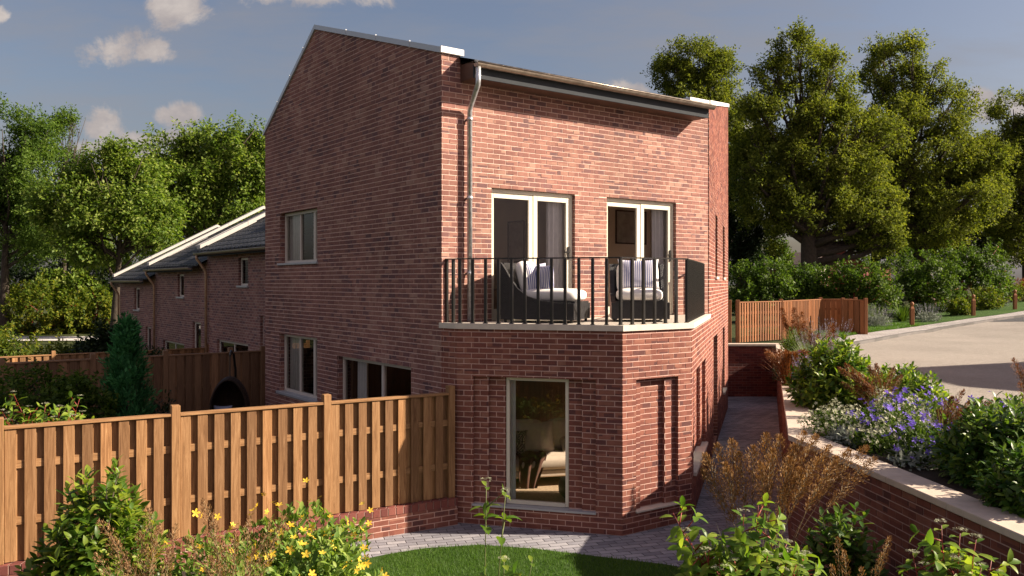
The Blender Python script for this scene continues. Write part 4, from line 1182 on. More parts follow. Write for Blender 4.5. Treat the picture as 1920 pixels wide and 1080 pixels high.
# ---------------------------------------------------------------- bollards
def bollard(u, v, h, label, g_):
    p = on_up(u, v, .10); UP = upz(p[0])
    b = thing('wooden_bollard', label, 'bollard', (*p,UP+.10), g_)
    mb = MB(); w = .072
    mb.box((p[0]-w,p[0]+w), (p[1]-w,p[1]+w), (UP+.08,UP+.10+h*.70), .008)
    # chamfered shoulder towards the neck
    z = UP+.10+h*.70
    mb.face([(p[0]-w,p[1]-w,z),(p[0]+w,p[1]-w,z),(p[0]+w*.62,p[1]-w*.62,z+.09),(p[0]-w*.62,p[1]-w*.62,z+.09)])
    mb.face([(p[0]+w,p[1]-w,z),(p[0]+w,p[1]+w,z),(p[0]+w*.62,p[1]+w*.62,z+.09),(p[0]+w*.62,p[1]-w*.62,z+.09)])
    mb.face([(p[0]+w,p[1]+w,z),(p[0]-w,p[1]+w,z),(p[0]-w*.62,p[1]+w*.62,z+.09),(p[0]+w*.62,p[1]+w*.62,z+.09)])
    mb.face([(p[0]-w,p[1]+w,z),(p[0]-w,p[1]-w,z),(p[0]-w*.62,p[1]-w*.62,z+.09),(p[0]-w*.62,p[1]+w*.62,z+.09)])
    mb.build('post', M['wood_r'], b)
    mb = MB()
    prof = [(.045,z+.085),(.044,z+.11),(.062,z+.13),(.078,z+.17),(.078,z+.21),(.062,z+.25),(.03,z+.275),(.001,z+.28)]
    mb.tube([(p[0],p[1],zz) for _, zz in prof], [r_ for r_, _ in prof], 14)
    mb.build('cap', M['wood_r'], b, True)
bollard(1710,611,1.0,'wooden bollard nearest the timber bin store','wooden bollards along the verge')
bollard(1825,592,.98,'middle wooden bollard on the verge, in front of a yellow-green bush','wooden bollards along the verge')
bollard(1903,580,.98,'farthest wooden bollard on the verge, at the edge of the photo','wooden bollards along the verge')

# ---------------------------------------------------------------- far houses
def far_house(label, u, v_eave, v_ridge, Y, w, dpt, wallm, roofm, turn):
    p = ray_at(u, v_eave, Y); zr_ = CAMZ+(HOR-v_ridge)/F*Y; ze_ = p[2]
    h = thing('far_house', label, 'house', (p[0],Y,UP))
    ax = np.array([math.cos(R(turn)), math.sin(R(turn))]); ay = np.array([-ax[1], ax[0]])
    c = np.array([p[0], Y])
    a, b, cc, d_ = c-ax*w/2-ay*dpt/2, c+ax*w/2-ay*dpt/2, c+ax*w/2+ay*dpt/2, c-ax*w/2+ay*dpt/2
    mb = MB()
    for q, r_ in ((a,b),(b,cc),(cc,d_),(d_,a)): mb.face([(*q,0),(*r_,0),(*r_,ze_),(*q,ze_)])
    m1, m2 = (a+b)/2, (cc+d_)/2
    mb.face([(*a,ze_),(*b,ze_),(*m1,zr_-.1)]); mb.face([(*cc,ze_),(*d_,ze_),(*m2,zr_-.1)])
    mb.build('wall', wallm, h)
    mb = MB(); o_ = .35; m1 = m1-ay*o_; m2 = m2+ay*o_
    for q, r_, s_ in ((a-ay*o_, d_+ay*o_, -1), (b-ay*o_, cc+ay*o_, 1)):
        q = q+ax*s_*o_; r_ = r_+ax*s_*o_; zz = ze_-.25
        f = [(*q,zz),(*r_,zz),(*m2,zr_),(*m1,zr_)]
        mb.face(f if s_ < 0 else f[::-1]); mb.face([(x,y,z-.14) for x, y, z in (f[::-1] if s_ < 0 else f)])
        mb.face([(*q,zz),(*m1,zr_),(*m1,zr_-.14),(*q,zz-.14)])
    mb.build('roof', roofm, h)
    mw = MB(); pc = (a+b)/2
    mw.obox(v3(pc), V3(ax), V3(-ay), Z3, (-.5,.5), (-.02,.05), (ze_-1.6,ze_-.4)); mw.build('window', M['frame_n'], h)
M['roof_brown'] = plain_mat('brown_tiles', (.16,.115,.095), .8, .2, 4)
far_house('distant gabled house with a brown roof seen under the big tree', 1476, 497, 474, 92, 4.6, 9, M['brick_red'], M['roof_brown'], 35)
far_house('distant house with a dark slate roof behind the tree trunks', 1600, 492, 462, 100, 5.5, 10, M['brick_red'], M['slate'], -40)
# gabled house beside the car park, outside the picture; its shadow falls across the gravel
apx = np.array([7.95,17.4])+np.array([1.0,.03])*(8.6/math.tan(R(SUN_EL))+.0)
hd = np.array([.75,.66]); hd = hd/np.linalg.norm(hd); back = np.array([hd[1], -hd[0]])
nb = thing('gabled_house', 'gabled brick house beside the car park, known by its pointed shadow on the gravel', 'house', (*apx,UP))
mb = MB(); W_ = 4.2; ze_ = UP+8.6-W_*.467
a, b = apx-hd*W_, apx+hd*W_; c_, d_ = b+back*9, a+back*9
for q, r_ in ((a,b),(b,c_),(c_,d_),(d_,a)): mb.face([(*q,UP-.1),(*r_,UP-.1),(*r_,ze_),(*q,ze_)])
mb.face([(*a,ze_),(*b,ze_),(*apx,UP+8.55)]); mb.face([(*c_,ze_),(*d_,ze_),(*(apx+back*9),UP+8.55)]); mb.build('wall', M['brick'], nb)
mb = MB(); mb.face([(*(a-hd*.2),ze_-.1),(*apx,UP+8.6),(*(apx+back*9),UP+8.6),(*(d_-hd*.2),ze_-.1)]); mb.face([(*(b+hd*.2),ze_-.1),(*(c_+hd*.2),ze_-.1),(*(apx+back*9),UP+8.6),(*apx,UP+8.6)]); mb.build('roof', M['slate'], nb)

# ---------------------------------------------------------------- furniture
def rounded(mb, c, ax, ay, az, hx, hy, hz, p=5.0, nu=20, nv=12, puff=0.0):
    c = np.asarray(c, float); ax, ay, az = (np.asarray(q, float) for q in (ax, ay, az))
    def sg_(x, e): return math.copysign(abs(x)**e, x)
    e = 2.0/p
    def fn(a, b):
        th = 2*math.pi*a; ph = math.pi*(b-.5)
        x = sg_(math.cos(ph), e)*sg_(math.cos(th), e); y = sg_(math.cos(ph), e)*sg_(math.sin(th), e); z = sg_(math.sin(ph), .7)
        z *= 1+puff*(1-x*x)*(1-y*y)
        return c+ax*hx*x+ay*hy*y+az*hz*z
    mb.grid(fn, nu*2, nv)
def pillow_mesh(w, h, t, seed=0):
    """scatter cushion in local axes: x across, y up, z thickness"""
    mb = MB(); rng = np.random.default_rng(seed); ph = rng.uniform(0, 6, 4)
    def fn(sgn):
        def f(a, b):
            x, y = 2*a-1, 2*b-1
            k = max(0, (1-abs(x)**2.6))**.55*max(0, (1-abs(y)**2.6))**.55
            pin = 1-.10*(1-abs(x)**2)*abs(y)**4; pin2 = 1-.10*(1-abs(y)**2)*abs(x)**4
            zz = sgn*t/2*k*(1+.10*math.sin(3*x+ph[0])*math.cos(2.5*y+ph[1]))
            return (x*w/2*pin2, y*h/2*pin, zz)
        return f
    mb.grid(fn(1), 16, 16); mb.grid(lambda a, b: fn(-1)(1-a, b), 16, 16)
    return mb
def pillow(name, label, w, h, t, pos, x_axis, y_axis, m, seed=0, group=None):
    mb = pillow_mesh(w, h, t, seed)
    o = mb.build(name, m, None, True)
    x = np.array(x_axis, float); x /= np.linalg.norm(x); y = np.array(y_axis, float); y -= x*np.dot(x, y); y /= np.linalg.norm(y); z = np.cross(x, y)
    from mathutils import Matrix
    o.matrix_world = Matrix(((x[0],y[0],z[0],pos[0]),(x[1],y[1],z[1],pos[1]),(x[2],y[2],z[2],pos[2]),(0,0,0,1)))
    return tag(o, label, 'cushion', group)

def wicker_chair(label, c, fwd, W=.86, Dp=.86):
    """low lounge chair: deep base, arms that sweep up into a high back"""
    fwd = np.asarray(fwd, float)/np.linalg.norm(fwd); sd = np.array([-fwd[1], fwd[0]])
    ch = thing('wicker_armchair', label, 'armchair', (*c,SLAB_T), 'black wicker armchairs on the balcony')
    O = v3(c, SLAB_T+.005); fx, sx = V3(fwd), V3(sd)
    prof = [(-Dp/2,.04),(Dp/2,.04),(Dp/2,.275),(Dp/2-.25,.285),(Dp*.05,.315),(-Dp*.14,.38),(-Dp*.27,.49),(-Dp*.36,.62),(-Dp*.43,.75),(-Dp/2+.0,.86),(-Dp/2-.06,.86)]
    mb = MB()
    for s0, s1 in ((-W/2,-W/2+.07),(W/2-.07,W/2)):
        A1 = [O+fx*x+sx*s0+Z3*z for x, z in prof]; A2 = [O+fx*x+sx*s1+Z3*z for x, z in prof]
        mb.face(A1); mb.face(A2[::-1])
        for k in range(len(prof)):
            j = (k+1) % len(prof); mb.face([A1[k],A2[k],A2[j],A1[j]])
    mb.obox(O, fx, sx, Z3, (Dp/2-.06,Dp/2-.004), (-W/2+.07,W/2-.07), (.04,.30))
    mb.obox(O, fx, sx, Z3, (-Dp/2+.02,Dp/2-.06), (-W/2+.07,W/2-.07), (.22,.29))
    # reclined back
    bp = [O+fx*(-Dp/2+.02)+Z3*.04, O+fx*(-Dp/2-.04)+Z3*.86]
    q = [bp[0]-sx*(W/2-.07), bp[0]+sx*(W/2-.07), bp[1]+sx*(W/2-.07), bp[1]-sx*(W/2-.07)]; q2 = [p+fx*.06 for p in q]
    mb.face(q); mb.face(q2[::-1])
    for k in range(4): mb.face([q[k],q2[k],q2[(k+1) % 4],q[(k+1) % 4]])
    mb.build('frame', M['wicker'], ch)
    for fx_, sy_ in ((-Dp/2+.05,-W/2+.06),(Dp/2-.05,-W/2+.06),(-Dp/2+.05,W/2-.06),(Dp/2-.05,W/2-.06)):
        mb = MB(); p = O+fx*fx_+sx*sy_; mb.tube([p-Z3*.004, p+Z3*.05], .022, 10); mb.build('foot', M['black'], ch)
    mb = MB(); rounded(mb, O+fx*.055+Z3*.385, fx, sx, Z3, Dp/2-.045, W/2-.085, .095, 6, 18, 12, .08); mb.build('seat_cushion', M['cushion_w'], ch, True)
    up = Z3*.97-fx*.22; up /= np.linalg.norm(up); fw = np.cross(sx, up)
    mb = MB(); rounded(mb, O-fx*.27+Z3*.64, sx, up, fw, W/2-.10, .25, .085, 5, 18, 12, .2); mb.build('back_cushion', M['cushion_w'], ch, True)
    return O, fx, sx
ca = np.array([.50,12.52])
O1, f1_, s1_ = wicker_chair('black wicker armchair turned sideways in front of the left balcony door, with white seat pad', ca, np.array([.93,-.36]), .84, 1.10)
pillow('scatter_cushion', 'blue striped cushion in the sideways wicker chair, nearest its back', .46,.46,.17, O1-f1_*.13+s1_*-.08+Z3*.64, s1_*.8+f1_*.5, Z3*.95-f1_*.3, M['stripe'], 1, 'striped cushions on the balcony chairs')
pillow('scatter_cushion', 'pale striped cushion leaning at the front of the sideways wicker chair', .42,.42,.15, O1+f1_*.0+s1_*-.14+Z3*.62, s1_*.35+f1_*-.9, Z3*.96-f1_*.12, M['stripe'], 2, 'striped cushions on the balcony chairs')
cb = np.array([1.90,12.80])
O2, f2_, s2_ = wicker_chair('black wicker armchair facing outwards in front of the right balcony door', cb, np.array([-.08,-1.0]), .84, .82)
pillow('scatter_cushion', 'wide blue striped cushion with white ends in the chair facing outwards', .62,.46,.16, O2-f2_*.06+Z3*.70, -s2_, Z3*.96-f2_*.26, M['stripe'], 3, 'striped cushions on the balcony chairs')

def curtain(label, A, d, s0, s1, z0, z1, m, seed=0):
    mb = MB(); A = v3(A); d3 = V3(d); n3 = V3(rn(d)); ph = seed
    mb.grid(lambda a, b: A+d3*(s0+(s1-s0)*a)+n3*(.035*math.sin(a*(s1-s0)*62+ph)*(1-.35*b)+.012*math.sin(a*31+ph))+Z3*(z0+(z1-z0)*b), 60, 4)
    o = mb.build('curtain', m, None, True); return tag(o, label, 'curtain', 'curtains behind the windows')
curtain('grey curtain drawn to the right inside the left balcony door', P0+G*.22, E, d1[1]-.42, d1[1]+.02, 2.82, 5.05, M['curtain'])
curtain('darker grey curtain inside the right balcony door', P0+G*.22, E, d2[1]-.42, d2[1]+.05, 2.82, 5.05, M['curtain'], 2)
curtain('pale net curtain inside the upper gable window', OG-nG*.22, dG, wu[0]+.05, wu[0]+.5, 3.5, 4.95, M['curtain_w'], 1)
curtain('pale net curtain at the near side of the upper gable window', OG-nG*.22, dG, wu[1]-.35, wu[1]+.05, 3.5, 4.95, M['curtain_w'], 4)
curtain('pale net curtain inside the lower gable window', OG-nG*.24, dG, wl[0]+.05, wl[0]+.6, 1.0, 2.5, M['curtain_w'], 2)
curtain('grey curtain inside the wide kitchen window of the gable wall', OG-nG*.32, dG, wk[0]+.05, wk[0]+.55, .12, 2.3, M['curtain'], 3)
# pictures, planter, kitchen things
def picture(label, A, d, s, z, w, h):
    t = thing('picture', label, 'picture', (*(A+d*s),z)); O = v3(A); n = rn(d)
    mb = MB()
    for a, b in (((s,s+.03),(z,z+h)),((s+w-.03,s+w),(z,z+h)),((s+.03,s+w-.03),(z,z+.03)),((s+.03,s+w-.03),(z+h-.03,z+h))): mb.obox(O, V3(d), V3(n), Z3, a, (.001,.03), b)
    mb.build('frame', M['darkwood'], t)
    mb = MB(); mb.obox(O, V3(d), V3(n), Z3, (s+.03,s+w-.03), (.002,.012), (z+.03,z+h-.03)); mb.build('print', M['pale_art'], t)
picture('framed print on the wall seen through the right balcony door', P0+G*3.3, E, 6.55, 4.25, .95, .75)
picture('framed print on the wall seen through the left balcony door', P0+E*2.75+G*2.3, -G, .2, 3.75, .5, .75)
# tan upholstered panel behind the left door
mb = MB(); q = P0+E*(d1[0]+.22)+G*.62
mb.obox(v3(q), V3(E), V3(G), Z3, (-.05,.62), (0,.5), (2.82,3.28), .03); o = mb.build('footstool', M['brown_panel']); tag(o, 'tan upholstered footstool just inside the left balcony door', 'footstool')

# sofa behind the ground floor window
sfd = np.array([.22,-.975]); sfs = np.array([.975,.22])
so_ = thing('sofa', 'linen sofa with a pale frame seen through the ground floor window', 'sofa', (.62,14.15,.10))
O = v3((.62,14.15), .10); fx, sx = V3(sfd), V3(sfs)
mb = MB(); mb.obox(O, sx, fx, Z3, (-1.0,1.0), (-.40,.40), (.16,.28), .02); mb.build('frame', M['sofawood'], so_)
for a in (-.9,.9):
    for b in (-.3,.3):
        mb = MB(); mb.obox(O, sx, fx, Z3, (a-.03,a+.03), (b-.03,b+.03), (0,.16)); mb.build('leg', M['darkwood'], so_)
mb = MB(); rounded(mb, O+Z3*.38+fx*.02, sx, fx, Z3, 1.0, .44, .11, 7, 22, 12, .15); mb.build('seat_cushion', M['linen'], so_, True)
up = Z3*.95-fx*.3; up /= np.linalg.norm(up); fw = np.cross(sx, up)
for a in (-.5,.5):
    mb = MB(); rounded(mb, O+Z3*.72-fx*.30+sx*a, sx, up, fw, .48, .27, .11, 5, 18, 12, .3); mb.build('back_cushion', M['linen'], so_, True)
pillow('scatter_cushion', 'large plain linen cushion propped on the sofa inside', .66,.56,.24, O+Z3*.72-fx*.10-sx*.22, sx*.98+fx*.12, Z3*.92-fx*.38, M['linen'], 5, 'cushions on the indoor sofa')
pillow('scatter_cushion', 'dark checked cushion at the left end of the indoor sofa', .46,.44,.18, O+Z3*.66-fx*.0-sx*.62, sx*.9+fx*.4, Z3*.92-fx*.38, M['check'], 6, 'cushions on the indoor sofa')
pillow('scatter_cushion', 'flat linen cushion lying at the right end of the indoor sofa', .55,.5,.2, O+Z3*.58-fx*.05+sx*.46, sx, Z3*.35-fx*.9, M['linen'], 7, 'cushions on the indoor sofa')
mb = MB()
def thr(a, b):
    x = -.42+(a-.5)*.52*(1-.5*b*b)+.03*math.sin(b*5); l = b*1.05
    if l < .5: y, z = .05+l*.82, .50+.012*math.sin(a*14+b*9)+.02
    else: y, z = .475+.02*math.sin(a*15+b*5), .50-(l-.5)*(1+.22*math.sin(a*3.2))
    y += .010*math.sin(a*17+b*2); z += .008*math.sin(a*11+3*b)
    return O+sx*(x+.06*(b-.5)*math.sin(a*5))+fx*y+Z3*z
mb.grid(thr, 40, 40); o = mb.build('throw_blanket', M['throw'], None, True); tag(o, 'brown throw hanging over the front of the indoor sofa', 'blanket')
mb = MB(); mb.obox((.75,13.3,.10), sx, fx, Z3, (-1.3,1.3), (-.5,.55), (.0,.012)); o = mb.build('rug', M['rug']); tag(o, 'sandy rug on the floor in front of the indoor sofa', 'rug')
mb = MB(); rounded(mb, (1.1,12.95,.27), sx, fx, Z3, .36, .30, .165, 6, 16, 10); o = mb.build('pouffe', M['darkwood'], None, True); tag(o, 'dark brown pouffe on the floor behind the ground floor window', 'pouffe')
curtain('narrow dark curtain at the left inside the ground floor bay window', B-nL*.25, dL, sw[0]+.02, sw[0]+.10, .12, 2.4, M['curtain'], 1)

# kitchen counter things inside the gable window
kc = lambda s, o_: OG+dG*s-nG*o_
kt = thing('kitchen_counter', 'pale kitchen counter seen through the wide gable window', 'counter', (*kc(wk[0]+1.9,.9),.1))
mb = MB(); mb.obox(v3(OG), V3(dG), V3(-nG), Z3, (wk[0]+1.1,wk[1]+.3), (.62,1.2), (.1,.98)); mb.build('cupboard', M['curtain_w'], kt)
mb = MB(); mb.obox(v3(OG), V3(dG), V3(-nG), Z3, (wk[0]+1.08,wk[1]+.32), (.59,1.22), (.98,1.02), .004); mb.build('worktop', M['coping_stone'], kt)
mb = MB(); mb.obox(v3(OG), V3(dG), V3(-nG), Z3, (wk[0]+1.75,wk[0]+1.97), (.80,.82), (1.03,1.40), .01); mb.tube([v3(kc(wk[0]+1.86,.80),1.40), v3(kc(wk[0]+1.86,.80),1.50)], .03, 10); o = mb.build('chopping_board', M['linen']); tag(o, 'pale chopping board with a short handle standing on the kitchen counter', 'board')
prof = [(.045,0),(.05,.02),(.05,.13),(.02,.17),(.018,.22),(.022,.23)]
mb = MB(); b_ = kc(wk[0]+1.72,.72); mb.tube([(*b_,1.02+z) for _, z in prof], [r_ for r_, _ in prof], 14); o = mb.build('bottle', M['black'], None, True); tag(o, 'dark bottle beside the chopping board on the kitchen counter', 'bottle')
prof = [(.06,0),(.065,.03),(.065,.13),(.055,.15)]
mb = MB(); b_ = kc(wk[0]+2.12,.72); mb.tube([(*b_,1.02+z) for _, z in prof], [r_ for r_, _ in prof], 14); o = mb.build('jar', M['cushion_w'], None, True); tag(o, 'white jar on the kitchen counter', 'jar')

# hanging egg chair in the back garden
ec = np.array([-5.62,17.0])
egg = thing('egg_chair', 'dark wicker hanging egg chair standing in the shaded back garden', 'chair', (*ec,0))
tocam = np.array([.12,-1.0]); tocam /= np.linalg.norm(tocam); sdv = np.array([-tocam[1], tocam[0]])
mb = MB(); rx, rz, ry = .38, .53, .34; cz = 1.0
def eggf(sc_):
    def f(a, b):
        th = 2*math.pi*a; ph = 1.12+(math.pi-1.12)*b     # polar angle from the opening's axis
        x = rx*sc_*math.sin(ph)*math.cos(th); z = rz*sc_*math.sin(ph)*math.sin(th); y = ry*sc_*math.cos(ph)
        return v3(ec)+V3(sdv)*x*(1-.18*(z/rz))+V3(tocam)*y+Z3*(cz+z)
    return f
mb.grid(eggf(1), 32, 14); mb.grid(lambda a, b: eggf(.96)(1-a, b), 32, 14)
mb.build('basket', M['egg'], egg, True)
ring = [eggf(.98)(k/32, 0) for k in range(33)]
mb = MB(); mb.tube(ring, .022, 8, False); mb.build('rim', M['egg'], egg, True)
mb = MB(); bk = v3(ec)-V3(tocam)*.55
mb.tube([bk+Z3*.03, bk+Z3*.9-V3(tocam)*.06, bk+Z3*1.6, bk+Z3*1.93+V3(tocam)*.18, bk+Z3*2.02+V3(tocam)*.42, bk+Z3*1.93+V3(tocam)*.54], .024, 10)
mb.tube([v3(ec)+V3(sdv)*.42*math.cos(k*math.pi/12)+V3(tocam)*(.42*math.sin(k*math.pi/12)-.3)+Z3*.03 for k in range(25)], .022, 8)
mb.build('stand', M['black'], egg, True)
mb = MB(); mb.tube([bk+Z3*1.93+V3(tocam)*.54, v3(ec)+Z3*(cz+rz)], .012, 6); mb.build('chain', M['black'], egg)
pillow('scatter_cushion', 'blue cushion at the left in the hanging egg chair', .38,.36,.14, v3(ec)+V3(tocam)*.06+V3(sdv)*-.14+Z3*.78, -V3(sdv)*-1+V3(tocam)*.15, Z3*.95-V3(tocam)*.3, M['bluecush'], 8, 'cushions in the egg chair')
pillow('scatter_cushion', 'blue cushion at the right in the hanging egg chair', .36,.34,.14, v3(ec)+V3(tocam)*.03+V3(sdv)*.14+Z3*.74, V3(sdv)+V3(tocam)*-.2, Z3*.93-V3(tocam)*.36, M['bluecush'], 9, 'cushions in the egg chair')
# ---------------------------------------------------------------- plants
def rdirs(rng, n):
    return norm(rng.normal(size=(n, 3)))
UPV = np.array([0,0,1.0])

def stems_mesh(paths, r0, r1, seg=5):
    mb = MB()
    for p in paths: mb.tube(p, list(np.linspace(r0, r1, len(p))), seg)
    return mb

def laurel(name, label, base, h, r, ntip, leaf, m, seed, cat='shrub', tmpl=None, cone=.55, group=None, rot=8, stem=None, zmin=.12):
    """evergreen shrub: whorls of pointed leaves at the tips of many shoots"""
    rng = np.random.default_rng(seed)
    t = thing(name, label, cat, base, group); base = np.asarray(base, float)
    cl = Cloud(); paths = []
    k = np.arange(ntip)+.5
    zz = zmin+(1-zmin)*np.sqrt(k/ntip) if cone <= 0 else zmin+(1-zmin)*(1-(1-k/ntip)**.62)
    th = k*2.39996+rng.normal(0, .3, ntip)
    prof = np.where(zz < .35, .82+.5*zz, 1.0)*np.sqrt(np.clip(1-((zz-.28)/.76)**2, 0.02, 1))
    prof = prof*(1-cone*np.clip(zz-.3, 0, 1))
    rad = prof*r*rng.uniform(.72, 1.08, ntip)*np.where(rng.random(ntip) < .3, .65, 1)
    tips = base+np.stack([np.cos(th)*rad, np.sin(th)*rad, zz*h*rng.uniform(.93, 1.05, ntip)], 1)
    outd = norm(np.stack([np.cos(th)*(1.05-zz), np.sin(th)*(1.05-zz), .35+.75*zz], 1)+rng.normal(0, .18, (ntip, 3)))
    for i in range(ntip):
        b0 = base+np.array([rng.normal(0, .05*r), rng.normal(0, .05*r), 0])
        q = b0+(tips[i]-b0)*np.array([.35,.35,.62])
        if i % 2 == 0: paths.append([b0, q, tips[i]])
        nl = rot+rng.integers(0, 4)
        az = np.arange(nl)*2.4+rng.uniform(0, 6)
        a = outd[i]; u = norm(np.cross(a, [0.3,.2,1.0])); w = np.cross(a, u)
        ang = np.linspace(.45, 1.45, nl)+rng.normal(0, .12, nl)
        d = np.cos(ang)[:, None]*a+np.sin(ang)[:, None]*(np.cos(az)[:, None]*u+np.sin(az)[:, None]*w)
        back = np.linspace(0, leaf*1.5, nl)
        pos = tips[i]-a*back[:, None]
        sz = leaf*rng.uniform(.75, 1.2, nl)*np.linspace(.7, 1.1, nl)
        upn = a[None]*1.0+UPV*.6+rng.normal(0, .25, (nl, 3))
        cl.add(tmpl or LEAF, pos, d, upn, sz)
    cl.build('foliage', m, t)
    stems_mesh(paths, .010*max(1, h), .004).build('stem', stem or M['bark'], t, True)
    return t

SIDE = .85
def dogwood(name, label, base, stems, leaf, seed, group=None, m=None, fl=True, nodes=.12, most=99, sm=None):
    """upright red stems, leaf pairs, flat heads of small white flowers; stems = [(dx,dy,top z, lean)]"""
    rng = np.random.default_rng(seed); base = np.asarray(base, float)
    t = thing(name, label, 'shrub', base, group)
    cl = Cloud(); fw = Cloud(); paths = []
    for (tx, ty, tz) in stems:
        tip = np.array([tx, ty, tz]); b0 = base+np.array([rng.normal(0,.07), rng.normal(0,.07), 0])
        c1 = b0+(tip-b0)*np.array([.3,.3,.55])+rng.normal(0,.02,3)
        ts = np.linspace(0, 1, 9); P = [(1-a)**2*b0+2*a*(1-a)*c1+a*a*tip for a in ts]; paths.append(P)
        Ls = np.linalg.norm(tip-b0); nn = min(most, max(3, int(Ls*.72/nodes)))
        for j in range(nn):
            a = 1-.02-j*nodes/Ls
            if a < .12: break
            p = (1-a)**2*b0+2*a*(1-a)*c1+a*a*tip; tg = norm(2*(1-a)*(c1-b0)+2*a*(tip-c1))
            u = norm(np.cross(tg, [math.cos(j*1.57+seed), math.sin(j*1.57+seed), .1]))
            s_ = leaf*rng.uniform(.8, 1.2)*(1.0 if j > 0 else .72)
            el = .55 if j == 0 else .15
            d = np.array([u+tg*el, -u+tg*el])+rng.normal(0, .15, (2,3))
            cl.add(LEAFB, np.array([p,p])+d*.012, d, np.array([tg,tg])+UPV*.7, s_)
            if rng.random() < SIDE and j > 0:
                # short side shoot with four more leaves
                e = norm(u*rng.choice([-1,1])+tg*.6+rng.normal(0,.2,3)); q = p+e*leaf*1.3; paths.append([p, p+e*leaf*.6, q])
                w = norm(np.cross(e, [0,0,1.0])); w2 = np.cross(e, w)
                d = np.array([w+e*.5, -w+e*.5, w2+e*.8, -w2+e*.8])+rng.normal(0,.15,(4,3))
                cl.add(LEAFB, np.repeat(q[None],4,0), d, np.repeat(e[None],4,0)+UPV*.8, leaf*rng.uniform(.55,.95,4))
        if fl and rng.random() < .8:
            n = 34; rr = leaf*.36*np.sqrt(rng.random(n)); an = rng.uniform(0, 6.28, n)
            pos = tip+np.stack([np.cos(an)*rr, np.sin(an)*rr, leaf*.28-rr**2*4+rng.normal(0,.003,n)], 1)
            fw.add(FLOWER4, pos, rdirs(rng, n)*.5+np.array([1,0,0]), UPV+rng.normal(0,.35,(n,3)), leaf*.075*rng.uniform(.7,1.2,n))
            pass
    cl.build('foliage', m or M['leaf_dog'], t)
    stems_mesh(paths, .0065, .0028).build('stem', sm or M['redstem'], t, True)
    if fw.n: fw.build('blossoms', M['white_fl'], t)
    return t

def grass(name, label, base, h, spread, nblade, nplume, seed, mb_=None, mp=None, group=None, plen=.4, prad=.05, seeds=170, tips=None, bl=.75, seed_sz=.022, lean=.35, bw=1.0):
    """ornamental grass: arching blades and tall feathery heads"""
    rng = np.random.default_rng(seed); base = np.asarray(base, float)
    t = thing(name, label, 'grass clump', base, group)
    an = rng.uniform(0, 6.28, nblade); le = np.abs(rng.normal(0, lean, nblade))
    o = np.stack([np.cos(an), np.sin(an), np.zeros(nblade)], 1)
    d = o*np.sin(le)[:, None]+UPV*np.cos(le)[:, None]
    pos = base+o*(spread*.25*np.sqrt(rng.random(nblade)))[:, None]
    cl = Cloud(); cl.add(BLADE, pos, d, -o, h*bl*rng.uniform(.45, 1.05, nblade), bw/np.maximum(h, .4))
    paths = []; pl = Cloud()
    if tips is None:
        tips = []
        for k in range(nplume):
            a = rng.uniform(0, 6.28); r_ = spread*math.sqrt(rng.random())
            tips.append(base+np.array([math.cos(a)*r_, math.sin(a)*r_, h*rng.uniform(.8, 1.05)]))
    for tip in tips:
        tip = np.asarray(tip, float); b0 = base+np.append(rng.normal(0, spread*.12, 2), 0)
        hz = tip-b0; c1 = b0+hz*np.array([.18,.18,.62])
        f = lambda a: ((1-a)**2)[:, None]*b0+(2*a*(1-a))[:, None]*c1+(a*a)[:, None]*tip
        ts = np.linspace(0, 1, 8); paths.append(list(f(ts)))
        Ls = np.linalg.norm(tip-b0); a0 = max(.2, 1-plen/Ls)
        n = int(seeds*rng.uniform(.8, 1.2))
        a = a0+(1-a0)*rng.random(n)**.9
        p = f(a); q = f(np.minimum(a+.01, 1.01)); tg = norm(q-p)
        w = rdirs(rng, n); w = norm(w-tg*np.sum(w*tg, 1, keepdims=True))
        x = (a-a0)/(1-a0); rr = prad*(np.sin(np.pi*np.clip(x*.9+.08, 0, 1))**.8)*rng.random(n)**.6
        pp_ = p+w*rr[:, None]+tg*(rr*1.2)[:, None]-UPV*(rr*.25)[:, None]
        pl.add(SEED, pp_, tg*1.1+w*.55+rng.normal(0,.25,(n,3)), w, seed_sz*rng.uniform(.6, 1.3, n))
        # branchlets
        for k in range(14):
            a_ = np.array([a0+(1-a0)*k/15]); p_ = f(a_)[0]; w_ = w[k]; rr_ = prad*math.sin(math.pi*min(1, k/15*.9+.08))
            paths.append([p_, p_+w_*rr_*.8+tg[0]*rr_*1.1])
    cl.build('blades', mb_ or M['blade'], t)
    if paths: stems_mesh(paths, .0032, .0012, 4).build('stem', M['greenstem'] if mp is None else M['straw'], t)
    if pl.n: pl.build('plumes', mp or M['plume'], t)
    return t
M['straw'] = plain_mat('straw_stem', (.19,.14,.065), .7, .25, 10)

